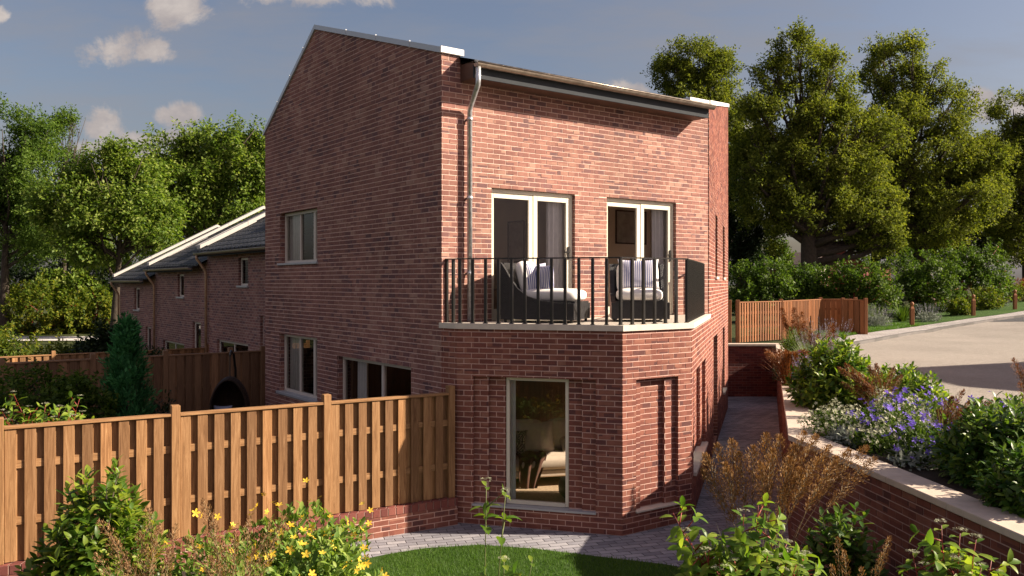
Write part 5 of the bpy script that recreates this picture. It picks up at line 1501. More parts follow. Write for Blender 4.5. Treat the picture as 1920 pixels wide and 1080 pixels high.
def mound(name, label, base, h, r, nleaf, leaf, m, seed, fl=None, nfl=0, fs=.03, cat='plant', tmpl=None, group=None, spikes=0, ry=None, fm=None, upbias=.4, fl2=None):
    """low flowering mound of many small leaves with flowers over the top"""
    rng = np.random.default_rng(seed); base = np.asarray(base, float)
    t = thing(name, label, cat, base, group); ry = ry or r
    v = rdirs(rng, nleaf); v[:, 2] = np.abs(v[:, 2])
    rad = rng.random(nleaf)**.28
    lump = np.array([.80+.42*mnoise.noise(Vector((x*2.1+seed, y*2.1, z*2.1))) for x, y, z in v])
    vz = np.sign(v[:,2:])*np.abs(v[:,2:])**.6; vs = np.concatenate([v[:,:2]*1.05, vz], 1)
    pos = base+vs*np.array([r, ry, h])*(rad*lump)[:, None]
    d = norm(v*.7+rng.normal(0, .55, (nleaf, 3))+UPV*upbias)
    cl = Cloud(); cl.add(tmpl or LEAF, pos, d, v+UPV*.8+rng.normal(0,.3,(nleaf,3)), leaf*rng.uniform(.6, 1.25, nleaf)); cl.build('foliage', m, t)
    def flowers(mat, n, fs_, nm, tmplf):
        v = rdirs(rng, n*2); v = v[v[:, 2] > .12][:n]; n_ = len(v)
        lump = np.array([.84+.42*mnoise.noise(Vector((x*2.1+seed, y*2.1, z*2.1))) for x, y, z in v])
        vs = np.concatenate([v[:,:2]*1.05, np.abs(v[:,2:])**.6], 1)
        pos = base+vs*np.array([r, ry, h])*(lump*rng.uniform(.98, 1.12, n_))[:, None]+UPV*rng.uniform(.0, .05, n_)[:, None]
        f = Cloud(); f.add(tmplf, pos, rdirs(rng, n_), v+UPV*.4+np.array([.15,-.35,0])+rng.normal(0,.3,(n_,3)), fs_*rng.uniform(.7, 1.15, n_)); f.build(nm, mat, t)
    if fl: flowers(fl, nfl, fs, 'blossoms', FLOWER5)
    if fl2: flowers(fl2[0], fl2[1], fl2[2], 'small_blossoms', FLOWER4)
    if spikes:
        f = Cloud(); paths = []
        for k in range(spikes):
            a = rng.uniform(0, 6.28); q = r*math.sqrt(rng.random()); b0 = base+np.array([math.cos(a)*q*.7, math.sin(a)*q*.7*ry/r, h*.4]); tp = base+np.array([math.cos(a)*q*1.25, math.sin(a)*q*1.25*ry/r, h*rng.uniform(1.1,1.55)])
            paths.append([b0, tp]); n = 34; x = .45+.55*rng.random(n); p = b0+(tp-b0)*x[:, None]; w = rdirs(rng, n)
            f.add(SMALL, p+w*.006, w+UPV*.3, norm(tp-b0)[None]+w*0, .016*rng.uniform(.7,1.3,n))
        f.build('flower_spikes', fm or M['lilac'], t); stems_mesh(paths, .002, .001, 4).build('stem', M['greenstem'], t)
    return t

def leafy(lobes, n, size, rng, seed, clump=1.0, gap=-.18, tmpl=SMALL, inner=.5, flat=.8, nscale=.35, twig=None):
    """leaves in sprays along twigs that fill a set of ellipsoids; returns (Cloud, twig centres per lobe)"""
    cl = Cloud(); cen = []
    area = np.array([(l[3]*l[4]+l[4]*l[5]+l[3]*l[5]) for l in lobes]); area = area/area.sum(); per = 26
    for l, w in zip(lobes, area):
        c = np.array(l[:3]); r = np.array(l[3:6])
        nc = max(10, int(w*n/per)); v = rdirs(rng, nc); q = inner+(1-inner)*rng.random(nc)**.55
        lump = np.array([1+.42*mnoise.noise(Vector((a*1.8+seed, b*1.8+l[0], e*1.8))) for a, b, e in v])
        P = c+v*r*(q*lump)[:, None]
        keep = np.array([mnoise.noise(Vector(tuple(p*nscale+seed))) for p in P]) > gap
        P = P[keep]; v = v[keep]; cen.append(P); k0 = len(P)
        if not k0: continue
        td = norm(v*.75+UPV*.35+rng.normal(0, .45, (k0, 3)))
        tl = clump*2.3*rng.uniform(.6, 1.25, k0)
        idx = np.repeat(np.arange(k0), per); k = k0*per
        a = rng.uniform(-.5, .6, k); w_ = rdirs(rng, k); w_ = norm(w_-td[idx]*np.sum(w_*td[idx], 1, keepdims=True))
        pos = P[idx]+td[idx]*(a*tl[idx])[:, None]+w_*(clump*.42*rng.random(k)**.7*(1-.5*np.abs(a)))[:, None]
        d = norm(td[idx]*.5+w_*.8+rng.normal(0, .35, (k, 3))+np.array([0,0,-.12]))
        cl.add(tmpl, pos, d, UPV*.8+v[idx]*.4+rng.normal(0, .55, (k,3)), size*rng.uniform(.65, 1.25, k))
    return cl, cen

def tree(name, label, base, lobes, n, size, m, seed, trunk=.35, clump=.55, group=None, gap=-.18, fork=.35, limbs=True, tmpl=SMALL, cat='tree', tw=7, nscale=.35, barkm=None, flat=.8, nmain=None):
    rng = np.random.default_rng(seed); base = np.asarray(base, float)
    t = thing(name, label, cat, base, group)
    cl, cen = leafy(lobes, n, size, rng, seed, clump, gap, tmpl, nscale=nscale, flat=flat); cl.build('crown', m, t)
    mb = MB()
    ml = lobes[:nmain] if nmain else lobes; main = max(ml, key=lambda l: l[2]); top = main[2]-main[5]*.15
    tp = np.array([main[0], main[1], top])
    f = lambda a: base+(tp-base)*np.array([a**1.6, a**1.6, a])+np.array([.25*math.sin(a*5+seed), .2*math.cos(a*4+seed)-.2*math.cos(seed), 0])*trunk*1.6*a
    hh = np.linspace(0, 1, 10)
    mb.tube([f(a) for a in hh], [trunk*(1.25 if a == 0 else 1)*(1-a)**1.1+.012 for a in hh], 9)
    for l, P in zip(lobes, cen):
        c = np.array(l[:3]); a0 = np.clip((c[2]-l[5]*.7-base[2])/(tp[2]-base[2])*.75, .12 if limbs else .05, .8)
        s = f(a0); mid = s+(c-s)*np.array([.55,.55,.35])+rng.normal(0, .15, 3)
        r0 = trunk*.5*(1-a0)+.02
        mb.tube([s, s+(mid-s)*.5+rng.normal(0,.1,3), mid, c], [r0, r0*.8, r0*.6, r0*.3], 6)
        for k in range(min(tw, len(P))):
            q = P[rng.integers(len(P))]; st = mid+(c-mid)*rng.uniform(0,1); m2 = (st+q)/2+np.array([0,0,.12*np.linalg.norm(q-st)])+rng.normal(0,.12,3)
            mb.tube([st, m2, q], [r0*.35, r0*.2, .012], 5)
    mb.build('trunk', barkm or M['bark'], t, True)
    return t

def lobes_px(Y, items, dy=.9):
    """items: (u, v, ru, rv[, dY]) outlines of the crown, turned into ellipsoids at their real distance"""
    out = []
    for it in items:
        u, v, ru, rv = it[:4]; y = Y+(it[4] if len(it) > 4 else 0)
        c = ray_at(u, v, y); rx = ru/F*y; rz = rv/F*y
        out.append((c[0], c[1], c[2], rx, max(rx*dy, .4), rz))
    return out

# ---- lawn
def lawn_blades(name, poly, n, z, hgt, seed, m, kind='stuff', w=.006):
    rng = np.random.default_rng(seed); P = np.array(poly); lo, hi = P.min(0), P.max(0); pts = []
    tot = 0
    while tot < n:
        q = rng.uniform(lo, hi, (n*2, 2)); ins_ = np.zeros(len(q), bool); j = len(P)-1
        for i in range(len(P)):
            xi, yi = P[i]; xj, yj = P[j]
            with np.errstate(divide='ignore', invalid='ignore'):
                c = ((yi > q[:,1]) != (yj > q[:,1])) & (q[:,0] < (xj-xi)*(q[:,1]-yi)/(yj-yi)+xi)
            ins_ ^= c; j = i
        pts.append(q[ins_]); tot += ins_.sum()
    q = np.concatenate(pts)[:n]; n = len(q)
    an = rng.uniform(0, 6.28, n); le = np.abs(rng.normal(0, .45, n)); o = np.stack([np.cos(an), np.sin(an), np.zeros(n)], 1)
    d = o*np.sin(le)[:, None]+UPV*np.cos(le)[:, None]
    tv = np.array([(0,-.5,0),(0,.5,0),(1,.0,-.12)]); tm = (tv*np.array([1,w/hgt,1]), [np.array([[0,1,2]])])
    hv = hgt*rng.uniform(.5, 1.2, n)
    cl = Cloud(); cl.add(tm, np.column_stack([q, np.full(n, z)]), d, -o, hv)
    o_ = cl.build(name, m); o_['kind'] = kind; o_['label'] = 'short green lawn grass'; o_['category'] = 'grass'
    return o_
lp = [tuple(p) for p in edge[1:]]+[(2.3,8.6),(1.5,7.6),(-2.2,7.6)]
lo = lawn_blades('grass', lp, 60000, .008, .045, 5, M['lawnblade']); lo['label'] = 'short green grass of the curved lawn in front of the bay'
vp = [tuple(p) for p in k2[3:10]]+[tuple(p) for p in k3[3:10][::-1]]
lo = lawn_blades('grass', vp, 42000, UP+.10, .09, 6, M['lawnblade'], w=.02); lo['label'] = 'short green grass of the verge with the bollards'

# ---- foreground, left
b = ray_at(188, 1000, 7.7); laurel('laurel_shrub', 'glossy green laurel shrub in front of the left end of the timber fence', (b[0],7.7,.02), 1.66, .70, 430, .15, M['leaf_laurel'], 11, rot=9)
def tips_at(lst, Y): 
    return [ray_at(u, v, Y+dy) for (u, v, dy) in lst]
grass('ornamental_grass', 'buff feathery grass heads leaning between the laurel and the yellow-flowered bush, left clump', (-2.95,6.9,.02), 1.4, .5, 140, 0, 21, M['blade'], M['plume_p'], 'feathery grasses in the front bed', plen=.62, prad=.065, seeds=330,
      tips=tips_at([(186,978,0),(212,1010,.1),(278,952,.3),(300,985,.2),(262,1000,0),(180,1040,-.2),(330,985,.3),(240,1055,-.3),(320,1030,0)], 6.9), seed_sz=.026)
grass('ornamental_grass', 'brown feathery grass heads standing in front of the yellow-flowered bush, right clump', (-2.2,6.7,.02), 1.4, .5, 120, 0, 22, M['blade'], M['plume_p'], 'feathery grasses in the front bed', plen=.62, prad=.06, seeds=330,
      tips=tips_at([(381,938,.2),(398,965,.1),(468,970,.3),(440,1000,.1),(505,985,.2),(420,1020,0),(350,1010,0),(475,1030,-.1),(536,968,.3),(395,1045,-.2)], 6.7), seed_sz=.026)
def hypericum(label, base, h, r, seed, n=2600):
    t = mound('hypericum_bush', label, base, h, r, n, .088, M['leaf_hyp'], seed, M['yellow_fl'], 170, .038, 'shrub', LEAF, upbias=.5)
    return t
b = ray_at(560, 1010, 7.7); hypericum('yellow-flowered bush in front of the low brick wall at the foot of the fence', (b[0]-.1,7.75,.02), 1.30, 1.06, 31, 12000)
# ---- lone dogwood stems in the middle of the lawn edge
dogwood('dogwood', 'thin dogwood shoots with white flower heads in front of the lawn', (-.12,6.1,.0), [tuple(ray_at(912,905,6.2)),tuple(ray_at(948,925,6.1)),tuple(ray_at(945,1053,5.9)),tuple(ray_at(998,1050,5.9))], .115, 41, 'white-flowered dogwoods', nodes=.15, most=3, sm=M['greenstem'])
# ---- foreground, right
ds = [(1262,962),(1285,1000),(1340,1006),(1422,948),(1395,965),(1450,978),(1370,1050),(1475,1020),(1420,1035),(1315,1040),(1510,1043),(1290,1062),(1455,1062),(1395,1005),(1350,1080)]
rng_ = random.Random(4)
dogwood('dogwood', 'large bright dogwood with red stems and white flower heads in the near border', (1.75,6.3,.02), [tuple(ray_at(u,v,6.2+rng_.uniform(-.3,.4))) for u, v in ds]+[tuple(ray_at(rng_.uniform(1310,1500),rng_.uniform(1030,1120),6.1+rng_.uniform(-.3,.4))) for k in range(38)], .118, 42, 'white-flowered dogwoods', nodes=.062)
ds = [(1765,985),(1800,1000),(1830,1012),(1712,1042),(1860,1045),(1790,1050),(1840,1065),(1770,1075),(1735,1065)]
dogwood('dogwood', 'dogwood shoots against the near end of the retaining wall', (2.85,5.5,.02), [tuple(ray_at(u,v,5.5+rng_.uniform(-.2,.3))) for u, v in ds]+[tuple(ray_at(rng_.uniform(1710,1870),rng_.uniform(1050,1120),5.5+rng_.uniform(-.2,.3))) for k in range(12)], .115, 43, 'white-flowered dogwoods', nodes=.075)
tp = [(1322,852,.3),(1345,835,.2),(1372,826,.2),(1386,850,.1),(1412,838,.1),(1436,815,.2),(1448,845,0),(1462,818,.2),(1490,835,.1),(1508,812,.2),(1530,818,.1),(1555,838,.1),(1568,858,0),(1592,845,.2),(1625,838,.3),(1640,860,.2),(1318,880,.2),(1480,860,-.1),(1425,870,-.1),(1532,862,-.1),(1360,870,.0),(1500,880,0)]
grass('ornamental_grass', 'tall golden brown feathery grass in the border beside the path', (2.12,7.4,.02), 1.7, .5, 190, 0, 23, M['blade'], M['plume'], 'feathery grasses in the front bed', plen=.60, prad=.08, seeds=640, tips=tips_at(tp, 7.4), bl=.75, seed_sz=.026)
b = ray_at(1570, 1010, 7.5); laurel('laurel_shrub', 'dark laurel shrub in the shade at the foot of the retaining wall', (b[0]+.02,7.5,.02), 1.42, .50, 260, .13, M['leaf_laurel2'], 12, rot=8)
mound('geranium', 'violet-flowered geranium in the shade between the near dogwoods', (2.2,6.2,.02), .95, .5, 900, .06, M['leaf_hyp'], 13, M['violet'], 26, .04, group='violet geraniums')
grass('ornamental_grass', 'short brown grass heads between the near dogwoods', (2.35,5.9,.02), 1.1, .4, 60, 0, 24, M['blade'], M['plume'], 'feathery grasses in the front bed', plen=.3, prad=.03, seeds=150,
      tips=tips_at([(1570,1010,.0),(1583,1035,0),(1668,1008,.1),(1655,1040,0),(1616,1066,-.1),(1560,1062,-.1)], 5.9), seed_sz=.02)

# ---- raised planting bed
Zb = UP
def bp(u, v, z=Zb): 
    q = ground_at(u, v, z); return q
q = ground_at(1570, 770, Zb); laurel('laurel_shrub', 'tall bright laurel shrub in the raised bed, rising to a pointed top', (q[0]+.0,12.6,Zb-.02), 1.10, .66, 330, .14, M['leaf_laurel'], 14, rot=9)
b = ray_at(1690, 770, 12.2); laurel('laurel_shrub', 'low broad laurel shrub at the edge of the car park', (b[0],12.2,Zb-.02), .72, .66, 320, .115, M['leaf_laurel'], 15, cone=.25, rot=9)
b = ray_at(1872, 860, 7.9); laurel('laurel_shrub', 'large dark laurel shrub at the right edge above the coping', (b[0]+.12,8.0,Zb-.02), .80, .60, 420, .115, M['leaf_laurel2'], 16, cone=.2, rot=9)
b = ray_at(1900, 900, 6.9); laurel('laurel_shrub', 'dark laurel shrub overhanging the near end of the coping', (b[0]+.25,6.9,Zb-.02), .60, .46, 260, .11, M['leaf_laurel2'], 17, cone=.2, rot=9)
b = ray_at(1800, 830, 10.6); laurel('laurel_shrub', 'low yellow-green shrub behind the dark laurel at the car park edge', (b[0]+.75,10.6,Zb-.02), .50, .44, 180, .095, M['leaf_laurel'], 18, cone=.2, rot=8)
# mixed mounds along the coping, from near to far
geo_ = [((4.30,8.9),.46,.42,'violet geranium clump nearest the laurel at the right edge',M['violet'],34,900),((4.35,9.9),.50,.50,'violet geranium clump in the middle of the raised bed',M['violet'],46,1100),((5.0,10.7),.54,.50,'violet geranium clump at the car park side of the raised bed',M['violet'],70,1100),((5.6,9.8),.56,.42,'violet geranium clump on the car park side, behind the dark laurel',M['violet'],36,800)]
for k, (p, h_, r_, lb, fm, nf_, nl) in enumerate(geo_):
    mound('geranium', lb, (*p,Zb-.02), h_, r_, nl*2, .055, M['leaf_hedge'], 60+k, fm, int(nf_*2.2), .034, group='violet geraniums')
for k, (p, h_, r_, lb) in enumerate((((3.95,10.4),.42,.42,'white-flowered mound behind the bend of the coping'),((4.15,9.55),.36,.40,'white-flowered mound along the coping, nearer than the bend'),((4.6,10.3),.52,.42,'white-flowered mound between the violet geraniums'))):
    mound('white_flower_mound', lb, (*p,Zb-.02), h_, r_, 1700, .045, M['leaf_hedge'], 70+k, M['white_fl'], 420, .021, group='white-flowered mounds', fl2=(M['white_fl'],200,.014))
for k, (p, h_, r_, lb) in enumerate((((4.12,8.75),.24,.26,'silver-leaved plant beside the coping, in front of a geranium'),((3.85,9.9),.22,.22,'silver-leaved plant on the coping edge near the bend'))):
    mound('silver_plant', lb, (*p,Zb-.02), h_, r_, 420, .07, M['silver'], 80+k, group='silver-leaved plants')
grass('ornamental_grass', 'russet plumed grass rising from the geraniums in the raised bed', (4.72,9.35,Zb-.02), .95, .32, 120, 0, 25, M['blade'], M['plume_d'], 'russet grasses in the raised bed', plen=.46, prad=.045, seeds=420,
      tips=tips_at([(1772,752,.2),(1785,745,0),(1806,733,0),(1820,752,0),(1840,748,.1),(1858,752,.2),(1760,770,.1),(1800,770,-.1),(1792,790,0)], 9.4), seed_sz=.028)
grass('ornamental_grass', 'russet plumed grass in front of the two bright laurels', (4.95,11.4,Zb-.02), 1.0, .32, 120, 0, 26, M['blade'], M['plume_d'], 'russet grasses in the raised bed', plen=.46, prad=.05, seeds=420,
      tips=tips_at([(1572,690,.2),(1586,684,.0),(1598,700,.0),(1612,700,.1),(1630,688,.2),(1642,684,.2),(1676,690,.3),(1690,705,.3),(1605,725,0),(1580,718,.1),(1625,720,0)], 11.4), seed_sz=.03)
grass('ornamental_grass', 'tall russet plumed grass cut by the right edge of the photo', (5.5,8.9,Zb-.02), 1.1, .4, 90, 0, 27, M['blade'], M['plume_d'], 'russet grasses in the raised bed', plen=.42, prad=.05, seeds=280,
      tips=tips_at([(1900,672,.0),(1908,688,0),(1915,700,.1),(1925,668,.1),(1935,690,0),(1912,720,-.1),(1930,715,.1)], 8.9), seed_sz=.022)
grass('striped_grass', 'pale upright grass tuft beside the dark laurel at the right', (5.35,9.4,Zb-.02), .62, .2, 110, 0, 28, M['blade_blue'], None, 'pale grass tufts', bl=1.0, lean=.22)
# the narrow end of the bed towards the bin store
far_bed = [('blue_grass', (5.85,16.6), .75, 'blue-green grass tuft arching over the coping, nearer one', 30), ('blue_grass', (6.75,20.1), .85, 'blue-green grass tuft arching over the coping, farther one by the bin store', 31)]
for nm, p, h_, lb, sd_ in far_bed:
    grass('blue_grass', lb, (*p,Zb-.02), h_, .3, 420, 0, sd_, M['blade_blue'], None, 'blue-green grass tufts', bl=1.1, lean=.5, bw=1.8)
for k, (u, v, Y, dx, lb) in enumerate(((1488,610,20.5,0,'rusty brown grass clump in front of the bin store'),(1540,640,18.0,0,'rusty brown grass clump between the lavender and the bin store'),(1478,720,15.2,-.1,'rusty brown grass clump spilling over the coping'))):
    p = ray_at(u, v, Y); rr = random.Random(k)
    grass('ornamental_grass', lb, (p[0],Y,Zb-.02), 1.05, .35, 260, 0, 33+k, M['plume_d'], M['plume_d'], 'russet grasses in the raised bed', plen=.6, prad=.10, seeds=420,
          tips=[(p[0]+rr.uniform(-.4,.4), Y+rr.uniform(-.3,.3), Zb+rr.uniform(.6,(1.25,1.0,.65)[k])) for j in range(14)], seed_sz=.042)
for k, (p, h_, r_, lb) in enumerate((((6.25,17.6),.62,.42,'lavender mound with grey-lilac spikes in the middle of the raised bed'),((6.9,18.6),.75,.45,'lavender mound with grey-lilac spikes at the car park edge, facing the bin store'),((5.15,14.6),.45,.3,'lavender mound beside the tall bright laurel'))):
    mound('lavender', lb, (*p,Zb-.02), h_, r_, 1300, .055, M['silver'], 90+k, tmpl=SEED, spikes=70, group='lavender mounds', upbias=.9)
for k, (p, h_, r_, lb) in enumerate((((5.25,15.3),.6,.4,'violet-blue geranium clump next to the tall bright laurel'),((5.05,13.7),.5,.33,'violet-blue geranium clump along the coping'))):
    mound('geranium', lb, (*p,Zb-.02), h_, r_, 1500, .055, M['leaf_hyp'], 95+k, M['violet'], 110, .032, group='violet geraniums')
mound('green_shrub', 'small green shrub between the blue-green grasses', (6.35,19.0,Zb-.02), .95, .45, 1600, .06, M['leaf_hedge'], 99, cat='shrub')
mound('green_shrub', 'small yellow-green shrub at the foot of the bin store slats', (7.05,21.2,Zb-.02), .5, .4, 900, .06, M['leaf_yel'], 98, cat='shrub')
mound('green_shrub', 'low dark shrub at the coping before the rusty grass', (5.2,16.0,Zb-.02), .45, .35, 900, .05, M['leaf_dark'], 97, cat='shrub')

# ---- back garden, left
cb_ = ray_at(236, 700, 15.0)
def conifer(label, base, h, r, n, seed):
    rng = np.random.default_rng(seed); base = np.asarray(base, float); t = thing('conifer', label, 'conifer', base)
    ns = 330; per = n//ns
    z = rng.random(ns)**1.2; th = rng.uniform(0, 6.28, ns)
    rad = r*(1-z)**.68*np.where(z < .10, .7+3*z, 1)*rng.uniform(.62, 1.0, ns)
    c = base+np.stack([np.cos(th)*rad, np.sin(th)*rad, z*h*.97], 1)
    sd = norm(np.stack([np.cos(th)*.6, np.sin(th)*.6, np.full(ns, .8)], 1)+rng.normal(0, .22, (ns,3)))
    ln = rng.uniform(.16, .40, ns)*(1.1-.5*z); k = np.repeat(np.arange(ns), per); a = rng.uniform(-.8, .8, ns*per)
    w = rdirs(rng, ns*per)
    pos = c[k]+sd[k]*(a*ln[k])[:, None]+w*(.07*(1-.7*np.abs(a)))[:, None]
    cl = Cloud(); cl.add(t_small(.30,.08), pos, sd[k]*1.0+w*.55, np.stack([np.cos(th), np.sin(th), np.full(ns,.2)], 1)[k]+w*.3, .10*rng.uniform(.5,1.3,ns*per)); cl.build('foliage', M['conifer'], t)
    stems_mesh([[base, base+np.array([0,0,h*.85])]], .05, .01, 7).build('trunk', M['bark'], t, True)
conifer('slender dark green conifer in the shaded back garden', (cb_[0],15.0,0), 2.80, .52, 13000, 3)
cb2 = ray_at(292, 745, 15.4); mound('garden_shrub', 'low dark shrub at the right of the slender conifer, in front of the brown fence', (cb2[0],15.6,0), 1.45, .42, 3500, .07, M['leaf_dark'], 4, cat='shrub')
p = ray_at(60, 760, 14.3); tree('garden_shrub', 'loose dark shrub in front of the brown garden fence, at the left edge', (p[0],14.3,0), lobes_px(14.3, [(20,760,75,60),(75,735,55,45),(120,760,45,50)]), 6500, .085, M['leaf_hedge'], 51, trunk=.03, clump=.13, cat='shrub', nscale=1.5, tw=4)
p = ray_at(150, 770, 14.0); tree('garden_shrub', 'loose dark shrub beside the slender conifer', (p[0],14.2,0), lobes_px(14.2, [(140,745,38,45),(165,775,36,45)]), 3200, .085, M['leaf_hedge'], 52, trunk=.03, clump=.12, cat='shrub', nscale=1.5, tw=4)
ds = [(25,738),(55,765),(85,760),(112,765),(150,745),(12,790),(70,785),(130,780),(100,785),(40,790),(155,775)]
p = ray_at(85, 800, 11.2); dogwood('dogwood', 'sunlit dogwood with white flower heads showing above the timber fence', (p[0],11.3,0), [tuple(ray_at(u,v,11.2+rng_.uniform(-.3,.4))) for u, v in ds]+[tuple(ray_at(rng_.uniform(0,160),rng_.uniform(770,830),11.2+rng_.uniform(-.3,.4))) for k in range(14)], .12, 44, 'white-flowered dogwoods', nodes=.085)
mound('garden_shrub', 'small dark shrub by the far corner of the garden fence', ray_at(275,650,22.5)*np.array([1,1,0]), 2.0, .8, 3500, .09, M['leaf_dark'], 53, cat='shrub')

# ---- left background
def hedge(label, u, v, Y, lob, n, size, m, seed, nm='shrub', group=None, z0=0.0, red=False, clump=.28, gap=-.3):
    p = ray_at(u, v, Y); t = tree(nm, label, (p[0],Y,z0), lobes_px(Y, lob), n, size, m, seed, trunk=.07, clump=clump, cat='shrub', group=group, gap=gap, nscale=.8, tw=9, barkm=M['redstem'] if red else None, limbs=False)
    return t
hedge('red-stemmed bush at the left edge below the trees', 40, 600, 57, [(10,590,50,60),(70,580,60,58),(120,600,45,50)], 10000, .24, M['leaf_yel'], 101, red=True)
hedge('red-stemmed bush between the left trees and the lowest house', 170, 600, 58, [(150,590,40,45),(185,585,35,42),(205,610,28,40)], 9000, .24, M['leaf_yel'], 102, red=True)
hedge('bush behind the far garden fence at the left edge', 40, 660, 28, [(-10,640,45,28),(40,652,40,22),(105,664,45,16)], 5000, .13, M['leaf_yel'], 103)
hedge('dark bush in front of the lowest terraced house', 180, 660, 27, [(165,662,30,22),(200,645,24,32),(215,660,25,26)], 5000, .13, M['leaf_dark'], 104)
hedge('light green bush with pale leaves beside the lane', 150, 560, 60, [(150,545,40,32),(110,540,40,28)], 4500, .28, M['leaf_lime'], 105)
TL = 'trees behind the houses'
def btree(label, u, Y, lob, n, size, m, seed, trunk, z0=0.0, group=None, clump=.55, gap=-.15, nm='tree', nscale=.35, sat=4):
    """crown outline given in lobes; smaller boughs grow out of every lobe and break its roundness"""
    p = ray_at(u, HOR, Y); L0 = lobes_px(Y, lob); rr = random.Random(seed); ext = []
    for (x, y, z, rx, ry, rz) in L0:
        for k in range(sat):
            a = rr.uniform(0, 6.28); e = rr.uniform(-.2, 1.2); q = rr.uniform(.72, 1.0); s_ = rr.uniform(.26, .44)
            ext.append((x+rx*q*math.cos(a)*math.cos(e), y+ry*q*math.sin(a)*math.cos(e), z+rz*q*math.sin(e), rx*s_, ry*s_, rz*s_*rr.uniform(.7, 1.0)))
    L0 = [(x, y, z, rx*.9, ry*.9, rz*.88) for (x, y, z, rx, ry, rz) in L0]
    return tree(nm, label, (p[0],Y,z0), L0+ext, n, size, m, seed, trunk=trunk, clump=clump, gap=gap, group=group, nscale=nscale, tw=4, nmain=len(L0))
btree('green tree at the left edge of the photo', 10, 56, [(5,260,70,72),(-40,330,90,90),(60,340,75,80),(20,420,90,85),(100,420,70,70),(60,260,40,50)], 90000, .18, M['leaf_green'], 111, .35, group=TL, gap=-.05)
btree('sparse-topped green tree behind the left shrubs', 120, 60, [(120,240,34,26),(95,300,55,55),(150,330,50,50),(170,280,40,25),(150,240,30,24)], 26000, .17, M['leaf_green'], 112, .2, group=TL, gap=-.02)
btree('bright green big-leaved tree left of the stepped roofs', 215, 47, [(130,390,72,62),(190,340,70,50),(250,390,70,65),(190,450,90,62),(280,450,60,50),(240,310,50,40)], 62000, .205, M['leaf_lime'], 113, .28, group=TL, clump=.5)
btree('bright green big-leaved tree rising behind the stepped roofs', 390, 52, [(320,290,62,44),(385,262,52,48),(440,270,60,42),(480,300,50,60),(340,360,85,62),(430,370,90,70),(300,430,60,55)], 76000, .21, M['leaf_lime'], 114, .32, group=TL, clump=.5)
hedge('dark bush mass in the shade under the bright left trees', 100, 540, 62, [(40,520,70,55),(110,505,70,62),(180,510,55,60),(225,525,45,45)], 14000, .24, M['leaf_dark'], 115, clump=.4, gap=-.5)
btree('darker green tree filling the gap behind the stepped roofs', 430, 68, [(420,370,110,90),(330,420,90,80),(480,400,60,70)], 34000, .24, M['leaf_green'], 116, .3, group=TL, gap=-.3)
btree('darker green tree filling the gap between the left trees', 130, 70, [(120,400,80,90),(40,440,80,80),(220,450,80,70)], 34000, .24, M['leaf_green'], 117, .3, group=TL, gap=-.3)

# ---- right background
TR = 'olive-leaved trees beyond the car park'
btree('largest olive-leaved tree, its thick trunk standing behind the bin store', 1518, 50, [(1500,120,62,52),(1640,255,55,60),(1450,150,48,40),(1560,150,45,38),(1470,215,90,60),(1560,230,72,60),(1440,300,80,62),(1545,310,100,65),(1600,330,75,70),(1430,380,68,58),(1500,390,110,52),(1590,410,85,62),(1625,450,55,38),(1640,380,50,55),(1390,330,40,60)], 210000, .165, M['leaf_oak'], 121, .62, UP, TR, clump=.40, gap=-.09, nscale=1.0)
btree('olive-leaved tree with two domed tops at the right of the largest one', 1735, 56, [(1685,110,58,40),(1650,150,35,40),(1720,160,48,48),(1680,220,70,55),(1780,205,58,44),(1740,290,95,62),(1810,300,62,55),(1700,370,80,60),(1790,380,95,50),(1850,360,45,40),(1740,430,100,45),(1640,300,45,60),(1860,300,35,45)], 180000, .175, M['leaf_oak'], 122, .55, UP, TR, clump=.42, gap=-.09, nscale=1.0)
btree('olive-leaved tree peeping over the right end of the brick house', 1300, 58, [(1300,110,68,36),(1250,140,40,32),(1345,150,48,45),(1300,180,75,45),(1360,215,45,50),(1390,290,30,55),(1340,300,60,90)], 90000, .175, M['leaf_oak'], 123, .4, UP, TR, clump=.42, gap=-.06, nscale=1.0)
btree('olive-leaved tree at the right edge of the photo', 1930, 60, [(1900,205,45,36),(1935,260,60,60),(1890,290,55,45),(1925,350,70,60),(1880,400,60,55),(1930,440,70,60),(1960,330,60,90),(1985,240,50,60)], 90000, .18, M['leaf_oak'], 124, .45, UP, TR, clump=.42, gap=-.3)
btree('dark evergreen beside the end of the brick house', 1385, 54, [(1385,440,40,60),(1375,380,30,50),(1400,490,40,40)], 14000, .2, M['leaf_dark'], 125, .2, UP, clump=.4, gap=-.4)
btree('olive-leaved tree further back, closing the gap right of the largest tree', 1640, 72, [(1640,300,75,90),(1600,400,80,70),(1700,420,70,70)], 46000, .22, M['leaf_oak'], 128, .4, UP, TR, clump=.5, gap=-.25)
btree('olive-leaved tree further back, closing the gap beside the house', 1400, 74, [(1405,300,45,90),(1380,400,50,80),(1440,420,50,60)], 30000, .22, M['leaf_oak'], 129, .35, UP, TR, clump=.5, gap=-.25)
btree('dark tree mass under the right hand trees', 1800, 70, [(1690,455,95,40),(1790,440,110,50),(1890,430,110,60)], 16000, .36, M['leaf_dark'], 126, .35, UP, gap=-.45)
btree('small pale tree in the distance seen under the largest tree', 1450, 85, [(1448,478,24,24),(1470,490,20,16)], 3000, .3, M['leaf_hedge'], 127, .15, UP, clump=.6)
HG = 'hedge shrubs beyond the verge'
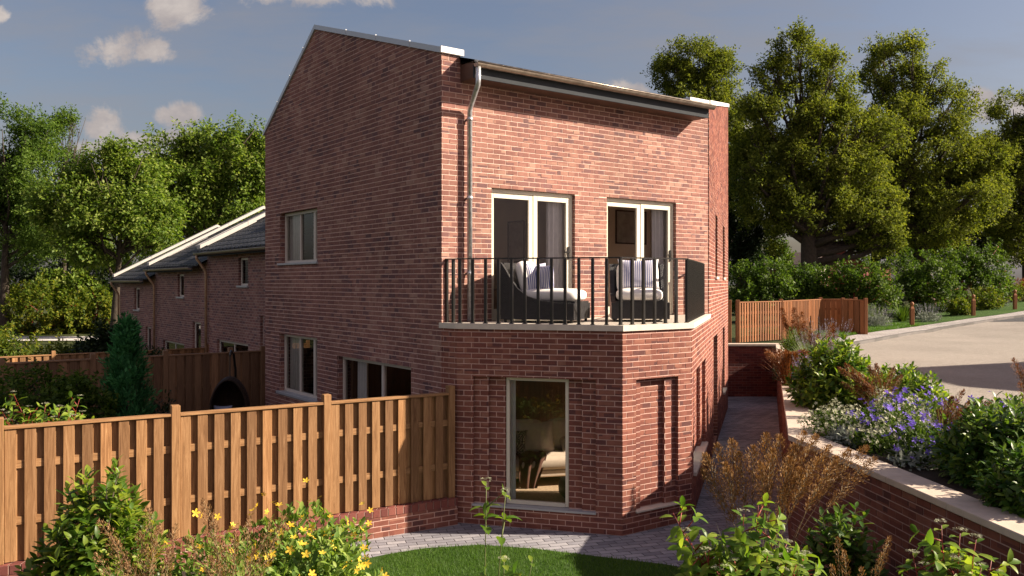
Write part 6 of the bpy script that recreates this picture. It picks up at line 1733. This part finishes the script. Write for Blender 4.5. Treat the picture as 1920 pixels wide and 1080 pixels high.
for k, (lb, u, Y, lob, n_, red) in enumerate((
    ('green hedge shrub at the house end, above the timber screen', 1415, 40, [(1395,530,35,38),(1440,522,42,36),(1425,560,60,40)], 9000, False),
    ('green hedge shrub behind the middle of the timber screen', 1500, 41, [(1490,525,45,32),(1535,530,40,32),(1510,565,60,40)], 9000, False),
    ('green hedge shrub behind the right end of the timber screen', 1590, 40, [(1570,530,36,34),(1615,525,42,36),(1650,555,38,40),(1600,570,50,45)], 10000, True),
    ('tall red-stemmed hedge shrub behind the first bollard', 1720, 43, [(1690,520,48,40),(1745,515,55,42),(1700,560,55,40),(1760,560,50,42)], 14000, True),
    ('tallest green hedge shrub behind the middle bollard', 1820, 45, [(1795,500,48,38),(1845,500,48,38),(1820,540,65,42),(1870,530,30,32)], 13000, True))):
    hedge(lb, u, 560, Y, lob, n_, .15, M['leaf_hedge'], 131+k, 'hedge_shrub', HG, UP, red, .24, -.35)
for k, (lb, u, Y, lob, m_) in enumerate((
    ('yellow-green rounded bush behind the middle bollard', 1850, 42.5, [(1845,562,24,20),(1862,568,18,18)], M['leaf_yel']),
    ('small clipped green bush between the first and middle bollards', 1800, 39.5, [(1797,578,19,15)], M['leaf_yel']),
    ('yellow-tinged bush behind the farthest bollard', 1905, 48, [(1895,550,26,15),(1925,550,25,18)], M['leaf_yel']),
    ('dark green low bush behind the first bollard', 1745, 38.5, [(1725,588,24,14),(1700,592,20,12)], M['leaf_dark']))):
    hedge(lb, u, 580, Y, lob, 3000, .10, m_, 141+k, 'low_bush', None, UP, False, .14, -.5)
p = ray_at(1663, 600, 34.0); grass('blue_grass', 'spiky blue-green tuft beside the end of the timber bin store', (p[0],35.5,UP+.1), 1.05, .5, 240, 0, 45, M['blade_blue'], None, 'blue-green grass tufts', bl=1.0, lean=.5, bw=2.4)
p = ray_at(1692, 595, 37.5); grass('blue_grass', 'dark spiky tuft on the verge edge left of the first bollard', (p[0],37.5,UP+.1), 1.0, .5, 200, 0, 46, M['leaf_hedge'], None, 'blue-green grass tufts', bl=1.0, lean=.5, bw=2.4)
for k, (u, Y, lb) in enumerate(((1742,36.8,'grey-lilac lavender behind the first bollard'),(1880,44.5,'grey-lilac lavender between the middle and farthest bollards'),(1645,33.8,'grey-lilac lavender at the foot of the timber bin store'))):
    p = ray_at(u, 600, Y); mound('lavender', lb, (p[0],Y,UP+.08), .62, .6, 1000, .10, M['silver'], 151+k, tmpl=SEED, spikes=60, group='lavender mounds', upbias=.9)
p = ray_at(1905, 530, 52); grass('ornamental_grass', 'rusty grass clump under the right hand trees', (p[0],52,UP), 2.0, 1.3, 160, 26, 47, M['plume_d'], M['plume_d'], 'russet grasses beyond the verge', plen=.9, prad=.2, seeds=130, seed_sz=.11, bw=4)
p = ray_at(1865, 535, 50); grass('ornamental_grass', 'rusty grass clump beside the tallest hedge shrub', (p[0],50,UP), 1.6, 1.0, 120, 20, 48, M['plume_d'], M['plume_d'], 'russet grasses beyond the verge', plen=.8, prad=.18, seeds=120, seed_sz=.10, bw=4)
